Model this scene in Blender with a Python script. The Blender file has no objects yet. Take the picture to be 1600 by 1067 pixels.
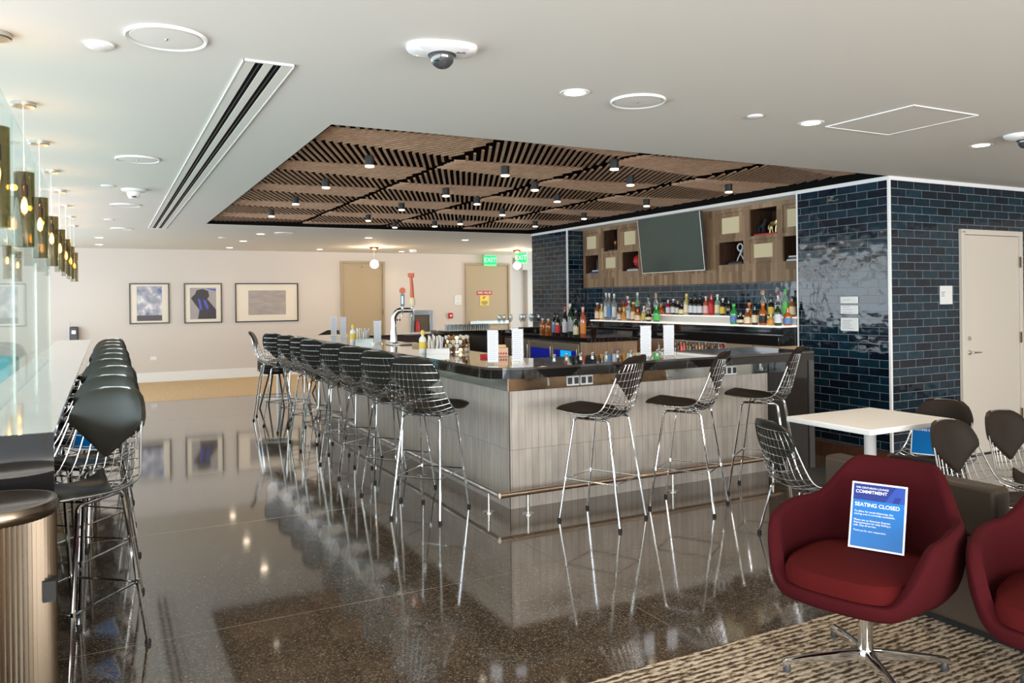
import bpy, math, random
from mathutils import Vector, Matrix
random.seed(7)
PI = math.pi
S = bpy.context.scene
COL = S.collection

# ------------------------------------------------------------------ camera, world, exposure
cam_d = bpy.data.cameras.new('camera'); cam = bpy.data.objects.new('camera', cam_d); COL.objects.link(cam)
yaw, roll = .47791, -.01177
f_ = Vector((math.sin(yaw), math.cos(yaw), 0)); r_ = Vector((math.cos(yaw), -math.sin(yaw), 0)); u_ = Vector((0, 0, 1))
r3 = r_*math.cos(roll) + u_*math.sin(roll); u3 = u_*math.cos(roll) - r_*math.sin(roll)
cam.matrix_world = Matrix(((r3.x, u3.x, -f_.x, 0), (r3.y, u3.y, -f_.y, 0), (r3.z, u3.z, -f_.z, 1.57), (0, 0, 0, 1)))
cam_d.sensor_width = 36; cam_d.lens = 1225.4/1600*36
cam_d.shift_y = -(533.5-466.8)/1600
cam_d.clip_start = .05; cam_d.clip_end = 200
S.camera = cam
S.view_settings.view_transform = 'Standard'; S.view_settings.look = 'None'
S.view_settings.gamma = 1; S.view_settings.use_curve_mapping = False
S.view_settings.exposure = 0.02
W = bpy.data.worlds.new('world'); S.world = W; W.use_nodes = True
bg = W.node_tree.nodes['Background']; bg.inputs[0].default_value = (.78, .9, 1, 1); bg.inputs[1].default_value = 1.6

def area(name, loc, rot, sx, sy, power, col):
    l = bpy.data.lights.new(name, 'AREA'); l.shape = 'RECTANGLE'; l.size = sx; l.size_y = sy; l.energy = power; l.color = col
    o = bpy.data.objects.new(name, l); COL.objects.link(o); o.location = loc; o.rotation_euler = rot
    return o
CEIL = 2.64
# daylight through the glazed front wall behind the camera and the glazed left wall
area('daylight_front', (2.0, -4.85, 1.4), (math.radians(118), 0, 0), 9.4, 2.3, 860, (1, .965, .92))
area('daylight_left', (-3.1, 6.0, 1.4), (0, math.radians(-102), 0), 2.2, 19, 640, (.86, .94, 1))
area('daylight_far', (11.6, 15.2, 1.4), (0, math.radians(105), 0), 2.2, 3.2, 110, (.80, .93, 1))

# ------------------------------------------------------------------ helpers
def tag(o, label=None, cat=None, group=None, kind=None):
    if label: o['label'] = label
    if cat: o['category'] = cat
    if group: o['group'] = group
    if kind: o['kind'] = kind
    return o
def thing(name, label, cat, loc=(0, 0, 0), rz=0, group=None):
    o = bpy.data.objects.new(name, None); COL.objects.link(o); o.empty_display_size = .1
    o.location = loc; o.rotation_euler = (0, 0, rz)
    return tag(o, label, cat, group)

class MB:
    def __init__(s): s.v = []; s.f = []
    def add(s, vs, fs):
        n = len(s.v); s.v += [tuple(p) for p in vs]; s.f += [tuple(i+n for i in f) for f in fs]; return s
    def box(s, x0, x1, y0, y1, z0, z1):
        return s.add([(x0,y0,z0),(x1,y0,z0),(x1,y1,z0),(x0,y1,z0),(x0,y0,z1),(x1,y0,z1),(x1,y1,z1),(x0,y1,z1)],
                     [(3,2,1,0),(4,5,6,7),(0,1,5,4),(1,2,6,5),(2,3,7,6),(3,0,4,7)])
    def prism(s, poly, z0, z1):
        n = len(poly)
        return s.add([(x,y,z0) for x,y in poly]+[(x,y,z1) for x,y in poly],
                     [tuple(range(n-1,-1,-1)), tuple(range(n,2*n))]+[(i,(i+1)%n,n+(i+1)%n,n+i) for i in range(n)])
    def tube(s, pts, r, n=8, closed=False):
        P = [Vector(p) for p in pts]; m = len(P)
        R = r if isinstance(r, (list, tuple)) else [r]*m
        vs = []; prev = None
        for i in range(m):
            if closed: t = P[(i+1)%m]-P[i-1]
            else: t = P[min(i+1,m-1)]-P[max(i-1,0)]
            t = t.normalized() if t.length > 1e-9 else Vector((0,0,1))
            if prev is None:
                a = Vector((0,0,1)) if abs(t.z) < .9 else Vector((1,0,0)); nx = t.cross(a).normalized()
            else:
                nx = (prev - t*prev.dot(t)); nx = nx.normalized() if nx.length > 1e-6 else t.orthogonal().normalized()
            prev = nx; ny = t.cross(nx)
            for k in range(n):
                a = 2*PI*k/n; vs.append(P[i]+(nx*math.cos(a)+ny*math.sin(a))*R[i])
        fs = []
        for i in range(m if closed else m-1):
            j = (i+1)%m
            for k in range(n): fs.append((i*n+k, i*n+(k+1)%n, j*n+(k+1)%n, j*n+k))
        if not closed: fs += [tuple(range(n-1,-1,-1)), tuple((m-1)*n+k for k in range(n))]
        return s.add(vs, fs)
    def lathe(s, prof, n=24, c=(0,0,0), M=None):
        vs = []; fs = []
        for r, z in prof:
            for k in range(n):
                a = 2*PI*k/n; p = Vector((r*math.cos(a), r*math.sin(a), z))
                if M: p = M @ p
                vs.append((p.x+c[0], p.y+c[1], p.z+c[2]))
        for i in range(len(prof)-1):
            for k in range(n): fs.append((i*n+k, i*n+(k+1)%n, (i+1)*n+(k+1)%n, (i+1)*n+k))
        if prof[0][0] > 1e-5: fs.append(tuple(range(n-1,-1,-1)))
        if prof[-1][0] > 1e-5: fs.append(tuple((len(prof)-1)*n+k for k in range(n)))
        return s.add(vs, fs)
    def grid(s, rows, closed=False):
        m = len(rows[0]); vs = [p for r in rows for p in r]; fs = []
        for i in range(len(rows)-1):
            for k in range(m if closed else m-1):
                fs.append((i*m+k, i*m+(k+1)%m, (i+1)*m+(k+1)%m, (i+1)*m+k))
        return s.add(vs, fs)
    def xf(s, M):
        s.v = [tuple(M @ Vector(p)) for p in s.v]; return s
    def mesh(s, name, m, smooth=True):
        me = bpy.data.meshes.new(name); me.from_pydata(s.v, [], s.f); me.validate()
        if m: me.materials.append(m)
        if smooth:
            me.shade_smooth(); me.set_sharp_from_angle(angle=math.radians(38))
        return me
    def build(s, name, m, parent=None, bevel=0, seg=2, smooth=True, subsurf=0):
        o = bpy.data.objects.new(name, s.mesh(name, m, smooth)); COL.objects.link(o)
        if parent: o.parent = parent
        if bevel:
            b = o.modifiers.new('bevel', 'BEVEL'); b.width = bevel; b.segments = seg; b.limit_method = 'ANGLE'; b.angle_limit = math.radians(40)
        if subsurf:
            b = o.modifiers.new('sub', 'SUBSURF'); b.levels = subsurf; b.render_levels = subsurf
        return o
def ob(name, me, parent=None, loc=(0,0,0), rz=0):
    o = bpy.data.objects.new(name, me); COL.objects.link(o); o.location = loc; o.rotation_euler = (0,0,rz)
    if parent: o.parent = parent
    return o
def box(name, m, b, parent=None, bevel=0): return MB().box(*b).build(name, m, parent, bevel)
def struct(name, mb, m, **k):
    o = mb.build(name, m, **k); o['kind'] = 'structure'; return o
def arc(c, r, a0, a1, n, z=None):
    return [(c[0]+r*math.cos(a0+(a1-a0)*i/n), c[1]+r*math.sin(a0+(a1-a0)*i/n)) for i in range(n+1)]
_txt = {}
def text_mesh(txt, size, m, extr=.0004, ax='CENTER', bold=False, space=1.0):
    c = bpy.data.curves.new('lettering', 'FONT'); c.body = txt; c.size = size; c.extrude = extr; c.align_x = ax; c.align_y = 'CENTER'; c.space_line = space
    if bold: c.offset = size*(.010 if size > .018 else .004)
    o = bpy.data.objects.new('tmp', c); COL.objects.link(o)
    bpy.context.view_layer.update()
    dg = bpy.context.evaluated_depsgraph_get()
    me = bpy.data.meshes.new_from_object(o.evaluated_get(dg)); me.name = 'lettering'
    bpy.data.objects.remove(o); me.materials.clear(); me.materials.append(m)
    return me
def place_text(name, me, parent, M):
    o = bpy.data.objects.new(name, me); COL.objects.link(o)
    if parent: o.parent = parent
    o.matrix_local = M
    return o

# ------------------------------------------------------------------ materials
MT = {}
def mat(name, col, rough=.5, metal=0, spec=.5, coat=0, emit=None, es=0, trans=0, ior=1.45, alpha=1, sheen=0):
    m = bpy.data.materials.new(name); m.use_nodes = True; MT[name] = m
    b = m.node_tree.nodes['Principled BSDF']
    b.inputs['Base Color'].default_value = (*col, 1); b.inputs['Roughness'].default_value = rough
    b.inputs['Metallic'].default_value = metal; b.inputs['Specular IOR Level'].default_value = spec
    b.inputs['Coat Weight'].default_value = coat; b.inputs['IOR'].default_value = ior
    b.inputs['Transmission Weight'].default_value = trans; b.inputs['Alpha'].default_value = alpha
    b.inputs['Sheen Weight'].default_value = sheen
    if emit: b.inputs['Emission Color'].default_value = (*emit, 1); b.inputs['Emission Strength'].default_value = es
    return m
class N:
    def __init__(s, m): s.t = m.node_tree; s.b = s.t.nodes['Principled BSDF']
    def n(s, ty, **kw):
        x = s.t.nodes.new(ty)
        for k, v in kw.items():
            if k.startswith('_'): setattr(x, k[1:], v)
            else: x.inputs[int(k[1:]) if k[0] == 'i' and k[1:].isdigit() else k.replace('__', ' ')].default_value = v
        return x
    def l(s, a, b): s.t.links.new(a, b)
def coords(g, ax):
    """object coordinates laid out so that the texture's XY plane is the wanted face: 'xz', 'yz', 'xy' or vertical-plank variants"""
    tc = g.n('ShaderNodeTexCoord'); sp = g.n('ShaderNodeSeparateXYZ'); cb = g.n('ShaderNodeCombineXYZ')
    g.l(tc.outputs['Object'], sp.inputs[0])
    for i, a in enumerate(ax): g.l(sp.outputs['xyz'.index(a)], cb.inputs[i])
    return cb.outputs[0]
def ramp(g, src, stops):
    r = g.n('ShaderNodeValToRGB'); e = r.color_ramp.elements
    while len(e) < len(stops): e.new(.5)
    for k, (p, c) in enumerate(stops): e[k].position = p; e[k].color = (*c, 1)
    g.l(src, r.inputs[0]); return r.outputs[0]
def mix(g, fac, a, b, mode='MIX'):
    x = g.n('ShaderNodeMix', _data_type='RGBA', _blend_type=mode)
    for sock, v in ((x.inputs[0], fac), (x.inputs[6], a), (x.inputs[7], b)):
        if isinstance(v, (int, float)): sock.default_value = v
        elif isinstance(v, tuple): sock.default_value = (*v, 1)
        else: g.l(v, sock)
    return x.outputs[2]
def bump(g, src, strength, dist=.01):
    b = g.n('ShaderNodeBump'); b.inputs['Strength'].default_value = strength; b.inputs['Distance'].default_value = dist
    g.l(src, b.inputs['Height']); g.l(b.outputs[0], g.b.inputs['Normal'])

def tile_mat(name, ax):
    m = mat(name, (.01,.03,.05), .06, spec=.55); g = N(m); v = coords(g, ax)
    br = g.n('ShaderNodeTexBrick', _offset=.5); br.inputs['Scale'].default_value = 1
    br.inputs['Color1'].default_value = (.004,.009,.018,1); br.inputs['Color2'].default_value = (.007,.032,.052,1)
    br.inputs['Mortar'].default_value = (.24,.25,.25,1); br.inputs['Mortar Size'].default_value = .0022; br.inputs['Mortar Smooth'].default_value = .1
    br.inputs['Brick Width'].default_value = .225; br.inputs['Row Height'].default_value = .0745; br.inputs['Bias'].default_value = -.1
    g.l(v, br.inputs['Vector'])
    no = g.n('ShaderNodeTexNoise'); no.inputs['Scale'].default_value = 14; no.inputs['Detail'].default_value = 2; g.l(v, no.inputs['Vector'])
    c = mix(g, .35, br.outputs[0], ramp(g, no.outputs[0], [(.3,(.25,.3,.4)),(.7,(1.2,1.6,1.7))]), 'MULTIPLY')
    g.l(c, g.b.inputs['Base Color'])
    g.l(ramp(g, br.outputs['Fac'], [(0,(.07,)*3),(1,(.6,)*3)]), g.b.inputs['Roughness'])
    n2 = g.n('ShaderNodeTexNoise'); n2.inputs['Scale'].default_value = 9; n2.inputs['Detail'].default_value = 1; g.l(v, n2.inputs['Vector'])
    ma = g.n('ShaderNodeMath', _operation='MULTIPLY_ADD'); g.l(br.outputs['Fac'], ma.inputs[0]); ma.inputs[1].default_value = -.5; g.l(n2.outputs[0], ma.inputs[2])
    bump(g, ma.outputs[0], .17, .02)
    return m
tileA = tile_mat('tile_side', 'yz'); tileB = tile_mat('tile_front', 'xz')

def plank_mat(name, ax, w, h, c1, c2, mortar, ms=.0015, rough=.45, grain=40, offset=.0, spec=.4):
    """vertical planks: texture X runs along z, rows across"""
    m = mat(name, c1, rough, spec=spec); g = N(m); v = coords(g, ax)
    br = g.n('ShaderNodeTexBrick', _offset=offset); br.inputs['Scale'].default_value = 1
    br.inputs['Color1'].default_value = (*c1,1); br.inputs['Color2'].default_value = (*c2,1); br.inputs['Mortar'].default_value = (*mortar,1)
    br.inputs['Mortar Size'].default_value = ms; br.inputs['Brick Width'].default_value = h; br.inputs['Row Height'].default_value = w
    br.inputs['Mortar Smooth'].default_value = 0
    g.l(v, br.inputs['Vector'])
    mp = g.n('ShaderNodeMapping'); mp.inputs['Scale'].default_value = (1.5, grain, grain); g.l(v, mp.inputs[0])
    no = g.n('ShaderNodeTexNoise'); no.inputs['Scale'].default_value = 3; no.inputs['Detail'].default_value = 4; g.l(mp.outputs[0], no.inputs['Vector'])
    c = mix(g, .6 if grain < 20 else .85, br.outputs[0], ramp(g, no.outputs[0], [(.25,(.72,.70,.68)),(.75,(1.15,1.15,1.15))]), 'MULTIPLY')
    g.l(c, g.b.inputs['Base Color']); return m
barA = plank_mat('bar_cladding_side', 'zyx', .057, .44, (.44,.40,.36), (.52,.475,.43), (.13,.12,.11), .0011, .35, 6)
barB = plank_mat('bar_cladding_front', 'zxy', .057, .44, (.44,.40,.36), (.52,.475,.43), (.13,.12,.11), .0011, .35, 6)
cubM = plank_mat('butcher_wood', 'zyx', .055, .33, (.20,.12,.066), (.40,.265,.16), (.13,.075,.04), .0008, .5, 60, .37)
islW = plank_mat('maple_strip_front', 'zxy', .075, 3, (.50,.33,.21), (.58,.40,.27), (.25,.15,.09), .001, .4, 30)
islWs = plank_mat('maple_strip_side', 'zyx', .075, 3, (.50,.33,.21), (.58,.40,.27), (.25,.15,.09), .001, .4, 30)

def wood(name, c1, c2, ax='xyz', sc=(1,14,14), rough=.5):
    m = mat(name, c1, rough); g = N(m); v = coords(g, ax)
    mp = g.n('ShaderNodeMapping'); mp.inputs['Scale'].default_value = sc; g.l(v, mp.inputs[0])
    no = g.n('ShaderNodeTexNoise'); no.inputs['Scale'].default_value = 4; no.inputs['Detail'].default_value = 5; g.l(mp.outputs[0], no.inputs['Vector'])
    g.l(ramp(g, no.outputs[0], [(.3,c1),(.7,c2)]), g.b.inputs['Base Color']); return m
slatM = wood('walnut_slat', (.28,.155,.09), (.43,.26,.165), 'xyz', (9,2,3), .42)
darkW = wood('dark_wood', (.05,.022,.012), (.12,.055,.03), 'zxy', (1,20,20), .35)

# floor: dark ground terrazzo
ter = mat('terrazzo', (.05,.045,.04), .075, spec=.9, coat=.7); g = N(ter); v = coords(g, 'xyz'); g.b.inputs['Coat Roughness'].default_value = .055
v1 = g.n('ShaderNodeTexVoronoi'); v1.inputs['Scale'].default_value = 170; g.l(v, v1.inputs['Vector'])
v2 = g.n('ShaderNodeTexVoronoi'); v2.inputs['Scale'].default_value = 60; g.l(v, v2.inputs['Vector'])
sp = g.n('ShaderNodeSeparateColor'); g.l(v1.outputs['Color'], sp.inputs[0])
base = ramp(g, sp.outputs[0], [(0,(.028,.021,.014)),(.45,(.065,.048,.034)),(.8,(.12,.09,.064)),(1,(.23,.18,.13))])
lt = g.n('ShaderNodeMath', _operation='LESS_THAN'); g.l(v2.outputs['Distance'], lt.inputs[0]); lt.inputs[1].default_value = .16
sp2 = g.n('ShaderNodeSeparateColor'); g.l(v2.outputs['Color'], sp2.inputs[0])
gt = g.n('ShaderNodeMath', _operation='GREATER_THAN'); g.l(sp2.outputs[0], gt.inputs[0]); gt.inputs[1].default_value = .92
mu = g.n('ShaderNodeMath', _operation='MULTIPLY'); g.l(lt.outputs[0], mu.inputs[0]); g.l(gt.outputs[0], mu.inputs[1])
g.l(mix(g, mu.outputs[0], base, (.55,.5,.42)), g.b.inputs['Base Color'])
nn = g.n('ShaderNodeTexNoise'); nn.inputs['Scale'].default_value = 1.6; nn.inputs['Detail'].default_value = 1; g.l(v, nn.inputs['Vector'])
bump(g, nn.outputs[0], .02, .05)

def rib_carpet(name, c1, c2, c3):
    m = mat(name, c1, .95, spec=.1); g = N(m); v = coords(g, 'xyz')
    wv = g.n('ShaderNodeTexWave', _bands_direction='Y'); wv.inputs['Scale'].default_value = 10; wv.inputs['Distortion'].default_value = 2.2; wv.inputs['Detail'].default_value = 2; wv.inputs['Detail Scale'].default_value = 3.5
    g.l(v, wv.inputs['Vector'])
    mp = g.n('ShaderNodeMapping'); mp.inputs['Scale'].default_value = (.35,1,1); g.l(v, mp.inputs[0])
    no = g.n('ShaderNodeTexNoise'); no.inputs['Scale'].default_value = 70; no.inputs['Detail'].default_value = 3; g.l(mp.outputs[0], no.inputs['Vector'])
    a = g.n('ShaderNodeMath', _operation='MULTIPLY_ADD'); g.l(wv.outputs['Fac'], a.inputs[0]); a.inputs[1].default_value = .27; 
    b = g.n('ShaderNodeMath', _operation='MULTIPLY'); g.l(no.outputs[0], b.inputs[0]); b.inputs[1].default_value = 1.02; g.l(b.outputs[0], a.inputs[2])
    g.l(ramp(g, a.outputs[0], [(.50,c1),(.62,c2),(.76,c3)]), g.b.inputs['Base Color']); bump(g, a.outputs[0], .6, .01)
    return m
def carpet(name, c1, c2, c3, sc):
    m = mat(name, c1, .95, spec=.1); g = N(m); v = coords(g, 'xyz')
    mp = g.n('ShaderNodeMapping'); mp.inputs['Scale'].default_value = sc; g.l(v, mp.inputs[0])
    no = g.n('ShaderNodeTexNoise'); no.inputs['Scale'].default_value = 10; no.inputs['Detail'].default_value = 3; no.inputs['Roughness'].default_value = .7; g.l(mp.outputs[0], no.inputs['Vector'])
    g.l(ramp(g, no.outputs[0], [(.42,c1),(.5,c2),(.56,c3)]), g.b.inputs['Base Color'])
    bump(g, no.outputs[0], .6, .01); return m
carpF = rib_carpet('striped_carpet', (.065,.047,.032), (.27,.205,.145), (.58,.48,.365))
carpB = carpet('beige_carpet', (.42,.29,.16), (.58,.42,.25), (.72,.56,.37), (5,5,1))

M_ceil = mat('ceiling_paint', (.74,.72,.67), .75, spec=.2)
M_wall = mat('wall_paint', (.66,.605,.56), .7, spec=.2)
M_white = mat('white_satin', (.84,.84,.83), .4)
M_trimw = mat('white_metal_trim', (.85,.86,.87), .25)
M_black = mat('black_gap', (.004,.004,.004), .8, spec=.1)
M_void = mat('dark_plenum', (.012,.010,.009), .9, spec=.05)
M_tan = mat('tan_door_paint', (.44,.35,.23), .5)
M_tanf = mat('tan_frame_paint', (.40,.32,.22), .45)
M_cream = mat('cream_door_paint', (.66,.60,.52), .45)
M_chrome = mat('chrome', (.82,.83,.84), .07, 1)
M_wire = mat('chromed_wire', (.70,.71,.72), .22, 1)
M_steel = mat('brushed_steel', (.60,.60,.59), .28, 1)
M_bronze = mat('bronze_mirror_strip', (.27,.18,.11), .14, 1)
M_steelg = mat('polished_steel_strip', (.62,.65,.63), .16, 1)
M_leather = mat('black_leather', (.024,.022,.017), .34, spec=.35)
M_leatherb = mat('brown_black_leather', (.022,.015,.011), .5, spec=.2)
M_rubber = mat('black_rubber', (.01,.01,.01), .6)
M_granite = mat('black_polished_stone', (.012,.011,.011), .05, spec=.7, coat=.4)
M_topw = mat('bar_top_stone', (.060,.050,.043), .05, spec=.8, coat=.6)
M_corian = mat('pale_counter_top', (.62,.64,.63), .10, spec=.7, coat=.4)
M_sofa = mat('grey_brown_leather', (.060,.042,.030), .45, spec=.35)
M_red = mat('oxblood_wool', (.050,.005,.007), .9, spec=.1, sheen=.0)
M_red2 = mat('oxblood_wool_seat', (.072,.006,.006), .9, spec=.1, sheen=.0)
for mm in (M_red, M_red2):
    g = N(mm); no = g.n('ShaderNodeTexNoise'); no.inputs['Scale'].default_value = 500; bump(g, no.outputs[0], .25, .002)
M_paper = mat('white_paper', (.66,.68,.73), .6)
M_ink = mat('grey_print', (.30,.32,.40), .7)
M_acr = mat('clear_acrylic', (.95,.97,.98), .03, trans=1, ior=1.3)
M_blue = mat('bright_blue_print', (.004,.15,.48), .12, spec=.6)
M_navy = mat('navy_print', (.010,.026,.20), .12, spec=.6)
M_navy2 = mat('mid_blue_print', (.018,.06,.34), .12, spec=.6)
M_wprint = mat('white_print', (.88,.9,.92), .3)
M_amberg = mat('smoked_olive_glass', (.50,.47,.36), .03, trans=1, ior=1.3)
M_copper = mat('aged_copper', (.30,.13,.06), .3, 1)
M_bulb = mat('lit_filament_bulb', (1,.6,.2), .3, emit=(1,.52,.16), es=40)
M_bulbg = mat('bulb_envelope', (1,.85,.6), .05, trans=1, ior=1.1)
M_globe = mat('lit_globe', (1,.9,.8), .4, emit=(1,.88,.72), es=9)
M_dl = mat('lit_downlight_lens', (1,.9,.8), .4, emit=(1,.80,.58), es=14)
M_dl2 = mat('lit_spot_lens', (1,.95,.8), .4, emit=(1,.86,.62), es=3.5)
M_tv = mat('tv_screen', (.030,.055,.045), .10, spec=.6)
M_green = mat('lit_exit_green', (0,.4,.1), .4, emit=(.0,.95,.16), es=1.3)
M_exw = mat('lit_exit_letters', (.6,1,.7), .4, emit=(.35,1,.45), es=1.0)
M_redp = mat('red_print', (.50,.02,.02), .4)
M_yel = mat('yellow_print', (.85,.62,.12), .4)
M_frame = mat('black_picture_frame', (.012,.01,.012), .3)
M_mat = mat('cream_mount', (.80,.73,.62), .7)
M_glassc = mat('clear_glass', (.97,.98,.98), .02, trans=1, ior=1.35)
M_pane = mat('greenish_screen_glass', (.93,.98,.97), .015, trans=1, ior=1.5)
M_plas = mat('white_plastic', (.80,.81,.80), .4)
M_cream2 = mat('ribbed_cream_panel', (.72,.62,.40), .6)
M_oran = mat('orange_lacquer', (.62,.12,.04), .35)
M_bluel = mat('blue_lit_screen', (.02,.03,.4), .2, emit=(.01,.02,.5), es=.12)
M_cyanl = mat('cyan_lit_patch', (.02,.3,.6), .2, emit=(.0,.35,.8), es=.9)
M_teal = mat('pale_teal_upholstery', (.16,.50,.55), .5)
M_grey = mat('dark_grey_plastic', (.05,.05,.055), .35)
M_gold = mat('gold_metal', (.75,.60,.32), .3, 1)
M_silver = mat('silver_metal', (.75,.74,.70), .25, 1)

def thin_glass(m, tint, rough=.01, f0=.05):
    t = m.node_tree; t.nodes.clear()
    out = t.nodes.new('ShaderNodeOutputMaterial'); tr = t.nodes.new('ShaderNodeBsdfTransparent'); gl_ = t.nodes.new('ShaderNodeBsdfGlossy')
    lw = t.nodes.new('ShaderNodeLayerWeight'); pw = t.nodes.new('ShaderNodeMath'); ma = t.nodes.new('ShaderNodeMath'); mx = t.nodes.new('ShaderNodeMixShader')
    tr.inputs[0].default_value = (*tint, 1); gl_.inputs['Roughness'].default_value = rough; lw.inputs[0].default_value = .5; pw.operation = 'POWER'; pw.inputs[1].default_value = 4; ma.operation = 'MULTIPLY_ADD'; ma.inputs[1].default_value = .34; ma.inputs[2].default_value = f0
    t.links.new(lw.outputs['Facing'], pw.inputs[0]); t.links.new(pw.outputs[0], ma.inputs[0]); t.links.new(ma.outputs[0], mx.inputs[0]); t.links.new(tr.outputs[0], mx.inputs[1]); t.links.new(gl_.outputs[0], mx.inputs[2]); t.links.new(mx.outputs[0], out.inputs[0])
thin_glass(M_pane, (.90,.97,.96)); thin_glass(M_amberg, (.66,.62,.48)); thin_glass(M_bulbg, (1,.92,.75))
thin_glass(M_glassc, (.86,.89,.90), .03, .07)

# ------------------------------------------------------------------ the room
RX0, RX1, RY0, RY1 = 1.225, 6.30, 4.72, 11.44      # slatted ceiling recess
XL, XR, YF, YB = -3.2, 11.7, -5.0, 17.1
struct('floor', MB().box(XL, XR, YF, 13.68, -.12, 0), ter)
# carpets sit in the same slab level, a few millimetres proud
tag(MB().box(1.15, XR-.02, YF+.02, 2.70, .0005, .008).build('lounge_carpet', carpF), 'brown striped carpet under the red armchairs', 'carpet')
struct('floor_rear', MB().box(XL, XR, 13.68, 18.6, -.12, .002), carpB)
j = 0
M_joint = mat('terrazzo_divider', (.24,.20,.15), .3, .6)
for y in (-1.55, .3, 2.15, 4.0, 5.85, 7.7, 9.55, 11.4):
    if y < 2.7: continue
    j += 1; struct('trim_%d' % j, MB().box(XL, 2.37 if y in (99,) else 5.2 if y < 5.2 else 2.62, y-.0015, y+.0015, 0, .0006), M_joint)
j += 1; struct('trim_%d' % j, MB().box(2.373, 2.376, 2.7, 13.6, 0, .0006), M_joint)
c = MB()
c.box(XL, XR, YF, RY0, CEIL, CEIL+.08); c.box(XL, XR, RY1, 18.6, CEIL, CEIL+.08)
c.box(XL, RX0, RY0, RY1, CEIL, CEIL+.08); c.box(RX1, XR, RY0, RY1, CEIL, CEIL+.08)
struct('ceiling', c, M_ceil, smooth=False)
c = MB(); h = 3.02
c.box(RX0-.03, RX1+.03, RY0-.03, RY1+.03, h, h+.05)
c.box(RX0-.03, RX0, RY0, RY1, CEIL+.08, h); c.box(RX1, RX1+.03, RY0, RY1, CEIL+.08, h)
c.box(RX0-.03, RX1+.03, RY0-.03, RY0, CEIL+.08, h); c.box(RX0-.03, RX1+.03, RY1, RY1+.03, CEIL+.08, h)
struct('ceiling_recess', c, M_void, smooth=False)
c = MB(); e = .012
c.box(RX0, RX0+e, RY0, RY1, CEIL+.004, CEIL+.14); c.box(RX1-e, RX1, RY0, RY1, CEIL+.004, CEIL+.14)
c.box(RX0+e, RX1-e, RY0, RY0+e, CEIL+.004, CEIL+.14); c.box(RX0+e, RX1-e, RY1-e, RY1, CEIL+.004, CEIL+.14)
struct('trim_%d' % (j+1), c, M_black); j += 1
struct('wall_back', MB().box(XL, 8.88, YB, YB+.15, 0, CEIL), M_wall)
struct('wall_back_return', MB().box(8.73, 8.88, YB+.15, 18.5, 0, CEIL), M_wall)
struct('wall_back_corridor', MB().box(8.73, 9.98, 18.5, 18.65, 0, CEIL), M_wall)
struct('wall_back_pier', MB().box(9.98, 10.25, 18.35, 18.65, 0, CEIL), M_wall)
struct('wall_back_sill', MB().box(10.25, XR, 18.5, 18.65, 0, .35), M_wall)
struct('trim_%d' % (j+1), MB().box(9.75, XR, 18.2, 18.5, 2.33, CEIL), M_wall); j += 1
struct('baseboard_back', MB().box(XL, 7.52, YB-.02, YB, 0, .19), M_white, bevel=.004)
# glazed walls (left, front, far right): mullions and panes
def glazed(name, n, fixed, a0, a1, step, axis, z0=.0, z1=CEIL):
    c = MB(); t = .05; p = MB()
    k = a0; es = []
    while k < a1-.01: es.append(k); k += step
    es.append(a1)
    for e in es:
        if axis == 'y': c.box(fixed-t, fixed+t, e-.03, e+.03, z0, z1)
        else: c.box(e-.03, e+.03, fixed-t, fixed+t, z0, z1)
    for z in (z0+.04, z0+.9, z1-.06):
        if axis == 'y': c.box(fixed-t, fixed+t, a0, a1, z-.03, z+.03)
        else: c.box(a0, a1, fixed-t, fixed+t, z-.03, z+.03)
    struct(name, c, M_white, smooth=False)
    return
glazed('window_1', 1, XL-.05, YF, 18.5, 2.35, 'y')
glazed('window_2', 2, YF-.05, XL, XR, 2.48, 'x')
glazed('window_3', 3, 18.56, 10.25, XR, .8, 'x', .35, 2.33)
# the tiled core: mass behind the back bar, near block, far block
struct('wall_right', MB().box(6.30, XR, 4.72, 5.78, 0, CEIL-.03), tileB)
struct('wall_right_side', MB().box(6.292, 6.2999, 4.725, 5.78, 0, CEIL-.03), tileA)
struct('wall_back_bar', MB().box(6.615, 8.6, 5.78, 10.30, 0, 1.73).box(6.95, 8.6, 5.78, 10.30, 1.73, CEIL), tileA)
struct('wall_far_block', MB().box(6.31, 8.6, 10.305, 11.42, 0, CEIL-.03), tileB)
struct('wall_far_block_side', MB().box(6.30, 6.309, 10.305, 11.42, 0, CEIL-.03), tileA)
struct('wall_right_lounge', MB().box(XR-.0, XR+.15, YF, 4.72, 0, CEIL), M_wall)
for b in ((6.284, 6.306, 4.712, 4.734, 0, CEIL), (6.286, XR, 4.71, 4.722, CEIL-.035, CEIL), (6.283, 6.295, 4.72, 5.78, CEIL-.035, CEIL),
          (6.285, 6.305, 5.775, 5.79, 0, CEIL), (6.29, 6.312, 10.293, 10.315, 0, CEIL), (6.288, 6.30, 10.31, 11.42, CEIL-.035, CEIL)):
    j += 1; struct('trim_%d' % j, MB().box(*b), M_trimw)
j += 1; struct('trim_%d' % j, MB().box(6.20, 6.29, 4.70, 5.70, .0, .14), darkW)
j += 1; struct('trim_%d' % j, MB().box(6.302, 6.60, 5.79, 10.30, CEIL-.03, CEIL), M_white)

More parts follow.
